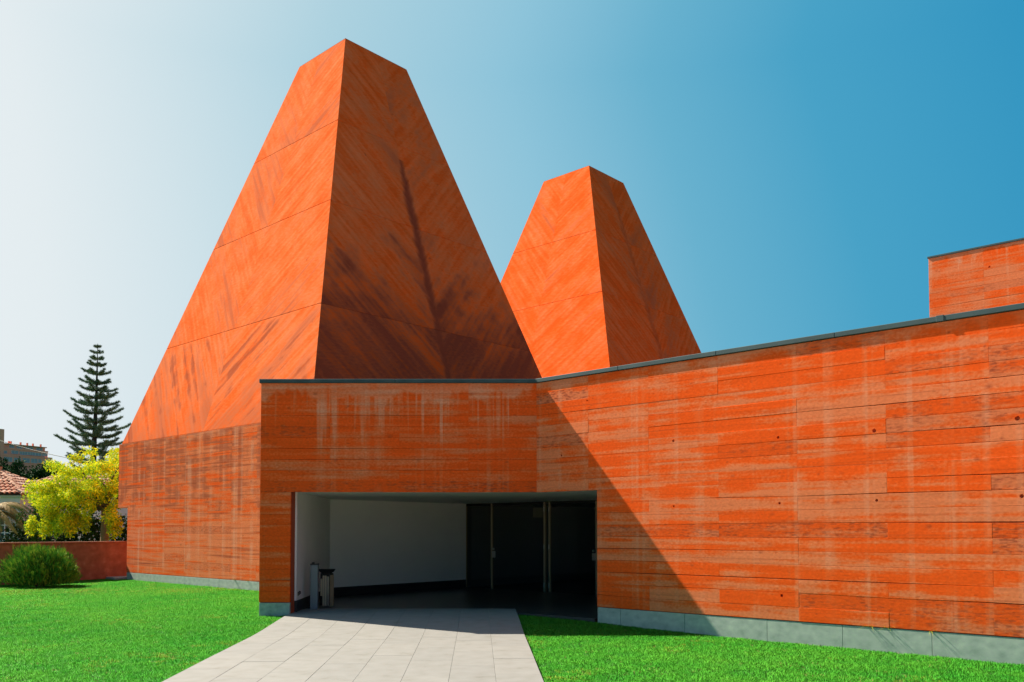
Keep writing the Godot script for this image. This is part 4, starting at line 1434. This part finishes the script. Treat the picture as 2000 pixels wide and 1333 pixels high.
func build_neighbours():
	var r := RandomNumberGenerator.new()
	r.seed = 91
	house("tiled_house", "white house corner with a pointed clay-tiled roof and finial at the left edge", P(-25.9, 0, 44.0), 4.6, 4.6, 3.35, 1.25, 0.05, 0.0, [[1.35, 1.15, 1.0, 1.1]])
	house("tiled_house", "lower clay-tiled wing stretching right behind the yellow tree", P(-22.6, 0, 50.5), 12.0, 5.0, 3.55, 1.2, 8.0, 0.0, [[3.0, 1.2, 1.0, 1.2]])
	house("tiled_house", "farther house with a higher tiled roof behind the yellow tree", P(-26.2, 0, 66.0), 9.0, 9.0, 4.7, 2.9, 1.5, 0.3, [[0.0, 2.0, 1.2, 1.4]])
	# Norfolk pine
	var base := P(-33.6, 0, 70.0)
	var pine := thing("norfolk_pine", "tall dark Norfolk pine with tiers of upswept branches against the sky", "tree", base)
	var s := Shape.new()
	s.tube([Vector3(0.05, -0.2, 0), Vector3(-0.2, 5, 0), Vector3(-0.14, 8.5, 0), Vector3(-0.04, 12, 0), Vector3(0, 15.2, 0), Vector3(0, 16.8, 0)], [0.34, 0.26, 0.20, 0.12, 0.05, 0.012], 9)
	obj("trunk", s, mat(lin(0.045, 0.04, 0.032), 0.9), pine)
	var fo := Shape.new()
	fo.use_c = true
	var cols := [Color(0.09, 0.15, 0.11), Color(0.12, 0.19, 0.115), Color(0.17, 0.25, 0.11), Color(0.07, 0.13, 0.10)]
	var y := 6.4
	var tier := 0
	while y < 16.6:
		var k := (16.8 - y) / 9.2
		var reach: float = clampf(2.9 * pow(k, 0.8), 0.14, 3.0)
		var n := 6 if k > 0.15 else 4
		for b in n:
			var a := TAU * b / n + tier * 0.47 + r.randfn() * 0.12
			var l := reach * r.randf_range(0.62, 1.12)
			var tilt := r.randfn() * 0.07
			var hd := Vector3(cos(a), 0, sin(a))
			var sd := Vector3(-sin(a), 0, cos(a))
			var pts := []
			var steps := maxi(int(l / 0.13), 2)
			for i in steps + 1:
				var f := float(i) / steps
				pts.append(Vector3(0, y, 0) + hd * l * f + Vector3.UP * l * ((0.08 + tilt) * f - 0.34 * f * (1.0 - f) + 0.16 * f * f))
			var br := Shape.new()
			br.tube([pts[0], pts[steps / 2], pts[steps]], [0.035 * k + 0.012, 0.022 * k + 0.008, 0.006], 5)
			obj("branch", br, M.bark, pine)
			# side twigs like ropes of short needles, turned upwards
			for i in range(1, steps + 1):
				var f := float(i) / steps
				var tl := (0.16 + 0.34 * (1.0 - f) * clampf(f * 3.0, 0.3, 1.0)) * clampf(l / 1.4, 0.45, 1.1)
				for sg in [-1.0, 1.0, 0.0]:
					if f < 0.22 and r.randf() < 0.55:
						continue
					var td: Vector3 = (hd * 0.75 + sd * sg * 0.9 + Vector3.UP * r.randf_range(0.18, 0.55)).normalized()
					var root: Vector3 = pts[i]
					for q in 7:
						var p: Vector3 = root + td * tl * q / 5.0
						for w in 3:
							fo.tint = cols[r.randi() % 4] * r.randf_range(0.8, 1.3)
							var nd := (td * 0.6 + Vector3(r.randfn(), r.randfn() + 0.35, r.randfn()) * 0.8).normalized()
							var sw := nd.cross(Vector3(r.randfn(), r.randfn(), r.randfn())).normalized() * 0.022
							fo.tri(p - sw, p + sw, p + nd * 0.18)
		y += r.randf_range(0.58, 0.82) if k > 0.2 else 0.5
		tier += 1
	obj("needles", fo, M.leaf_dull, pine)
	# broad dark trees below the flats
	var dl := ["broad dark green tree crown in front of the flats, at the left edge", "darker tree crown right of the flats, behind the yellow tree", "low dark tree crown between the two others below the flats"]
	var dt := [[-75.6, 130.0, 12.6, 4.2], [-66.8, 136.0, 12.0, 3.6], [-71.4, 134.0, 12.3, 3.6]]
	for i in 3:
		var q: Array = dt[i]
		var t := thing("dark_tree", dl[i], "tree", P(q[0], 0, q[1]), 0.0, "dark trees below the flats")
		var tr := Shape.new()
		tr.tube([Vector3(0, 0, 0), Vector3(0.2, 4, 0), Vector3(0, 8.5, 0)], [0.4, 0.3, 0.15], 7)
		obj("trunk", tr, M.bark, t)
		var sp := []
		for k in 46:
			var u := Vector3(r.randfn(), r.randfn(), r.randfn()).normalized() * pow(r.randf(), 0.5)
			sp.append([Vector3(u.x * q[3], q[2] - 3.0 + u.y * 2.6, u.z * 2.6), Vector3(1.0, 0.7, 1.0)])
		for k in 5:
			var br := Shape.new()
			br.tube([Vector3(0, 6.5, 0), sp[k][0]], [0.14, 0.04], 5)
			obj("branch", br, M.bark, t)
		leaf_mesh(t, "crown", sp, 85, 0.5, [Color(0.02, 0.05, 0.02), Color(0.03, 0.065, 0.02), Color(0.045, 0.09, 0.025)], M.leaf_dull, 200 + i, 0.1, 0.55)
	# flats on the hill
	var fl := thing("apartment_block", "distant pink apartment block with stepped terraces on the hill", "building", P(-236.07, 29.0, 400.0))
	var D := Vector3(0.39875, 0, -0.91706)
	var fb := Transform3D(Basis(D, Vector3.UP, D.cross(Vector3.UP)), Vector3.ZERO)
	var pink := tri_mat(ramp_tex(46, 0.02, [[0.0, lin(0.92, 0.33, 0.22)], [1.0, lin(0.95, 0.40, 0.28)]], 256), 0.05, 0.9)
	var parts := [["wall", -14.0, 27.0, -6.0, 7.6, -14.0, 0.0], ["wall", -14.0, 25.6, 7.62, 10.9, -14.0, -1.2], ["wall", 2.3, 24.7, 10.92, 13.1, -14.0, -2.0], ["stair_tower", -3.0, 2.12, 7.64, 19.8, -9.0, -0.4]]
	for q in parts:
		s = Shape.new()
		s.box(Vector3(q[1], q[3], q[5]), Vector3(q[2], q[4], q[6]))
		obj(q[0], s, pink, fl, fb)
	s = Shape.new()
	s.box(Vector3(1.8, 13.11, -14.5), Vector3(25.3, 13.5, -1.4))
	obj("roof", s, mat(lin(0.48, 0.18, 0.09), 0.85), fl, fb)
	for x in [6.9, 7.9, 12.9, 16.4, 19.4, 23.6]:
		s = Shape.new()
		s.box(Vector3(x - 0.3, 13.51, -4.0), Vector3(x + 0.3, 14.9, -3.3), Transform3D.IDENTITY, 0.05)
		obj("chimney", s, pink, fl, fb)
	var glass := mat(lin(0.30, 0.34, 0.38), 0.5)
	var fm := mat(lin(0.6, 0.6, 0.58), 0.7)
	var wins := [[5.87, 8.24, 11.8, 13.0, -2.0], [9.78, 12.45, 11.8, 13.0, -2.0], [14.03, 18.11, 11.7, 13.0, -2.0], [20.01, 23.36, 11.7, 13.0, -2.0], [0.83, 4.17, 8.6, 10.0, -1.2], [6.45, 9.87, 9.0, 10.4, -1.2], [10.63, 14.66, 8.9, 10.3, -1.2], [14.9, 18.72, 9.0, 10.4, -1.2], [18.97, 22.03, 9.0, 10.3, -1.2], [22.56, 25.38, 9.0, 10.3, -1.2], [2.0, 6.0, 5.0, 7.0, 0.0], [7.0, 10.4, 5.0, 7.0, 0.0], [11.5, 15.01, 5.2, 7.2, 0.0], [15.77, 19.08, 5.3, 7.3, 0.0], [19.58, 21.27, 5.6, 7.3, 0.0], [22.62, 26.03, 5.5, 7.4, 0.0]]
	for q in wins:
		s = Shape.new()
		s.box(Vector3(q[0], q[2], q[4] - 0.2), Vector3(q[1], q[3], q[4] + 0.03))
		var w := obj("window", s, glass, fl, fb)
		s = Shape.new()
		var n := maxi(int((q[1] - q[0]) / 1.2), 1)
		for i in n + 1:
			var x: float = lerpf(q[0], q[1], float(i) / n)
			s.box(Vector3(x - 0.07, q[2], q[4] + 0.035), Vector3(x + 0.07, q[3], q[4] + 0.12))
		s.box(Vector3(q[0] - 0.1, q[2] - 0.12, q[4] + 0.036), Vector3(q[1] + 0.1, q[2] - 0.005, q[4] + 0.2))
		obj("frame", s, fm, w)
	for q in [[-14.0, 27.3, 7.65, 8.5, 0.05], [2.3, 25.8, 10.93, 11.6, -1.1]]:
		s = Shape.new()
		s.box(Vector3(q[0], q[2], q[4] - 0.15), Vector3(q[1], q[3], q[4]))
		obj("parapet", s, pink, fl, fb)
	# overhead wire
	s = Shape.new()
	var pts := []
	var rad := []
	for i in 17:
		var f := i / 16.0
		pts.append(P(lerpf(-37.5, -22.0, f), lerpf(8.35, 5.6, f) - 0.5 * 4.0 * f * (1.0 - f), lerpf(62.0, 57.0, f)))
		rad.append(0.022)
	s.tube(pts, rad, 5)
	var wire := obj("overhead_wire", s, M.black, self)
	tag(wire, "thin black overhead wire crossing the sky beside the flats", "wire")
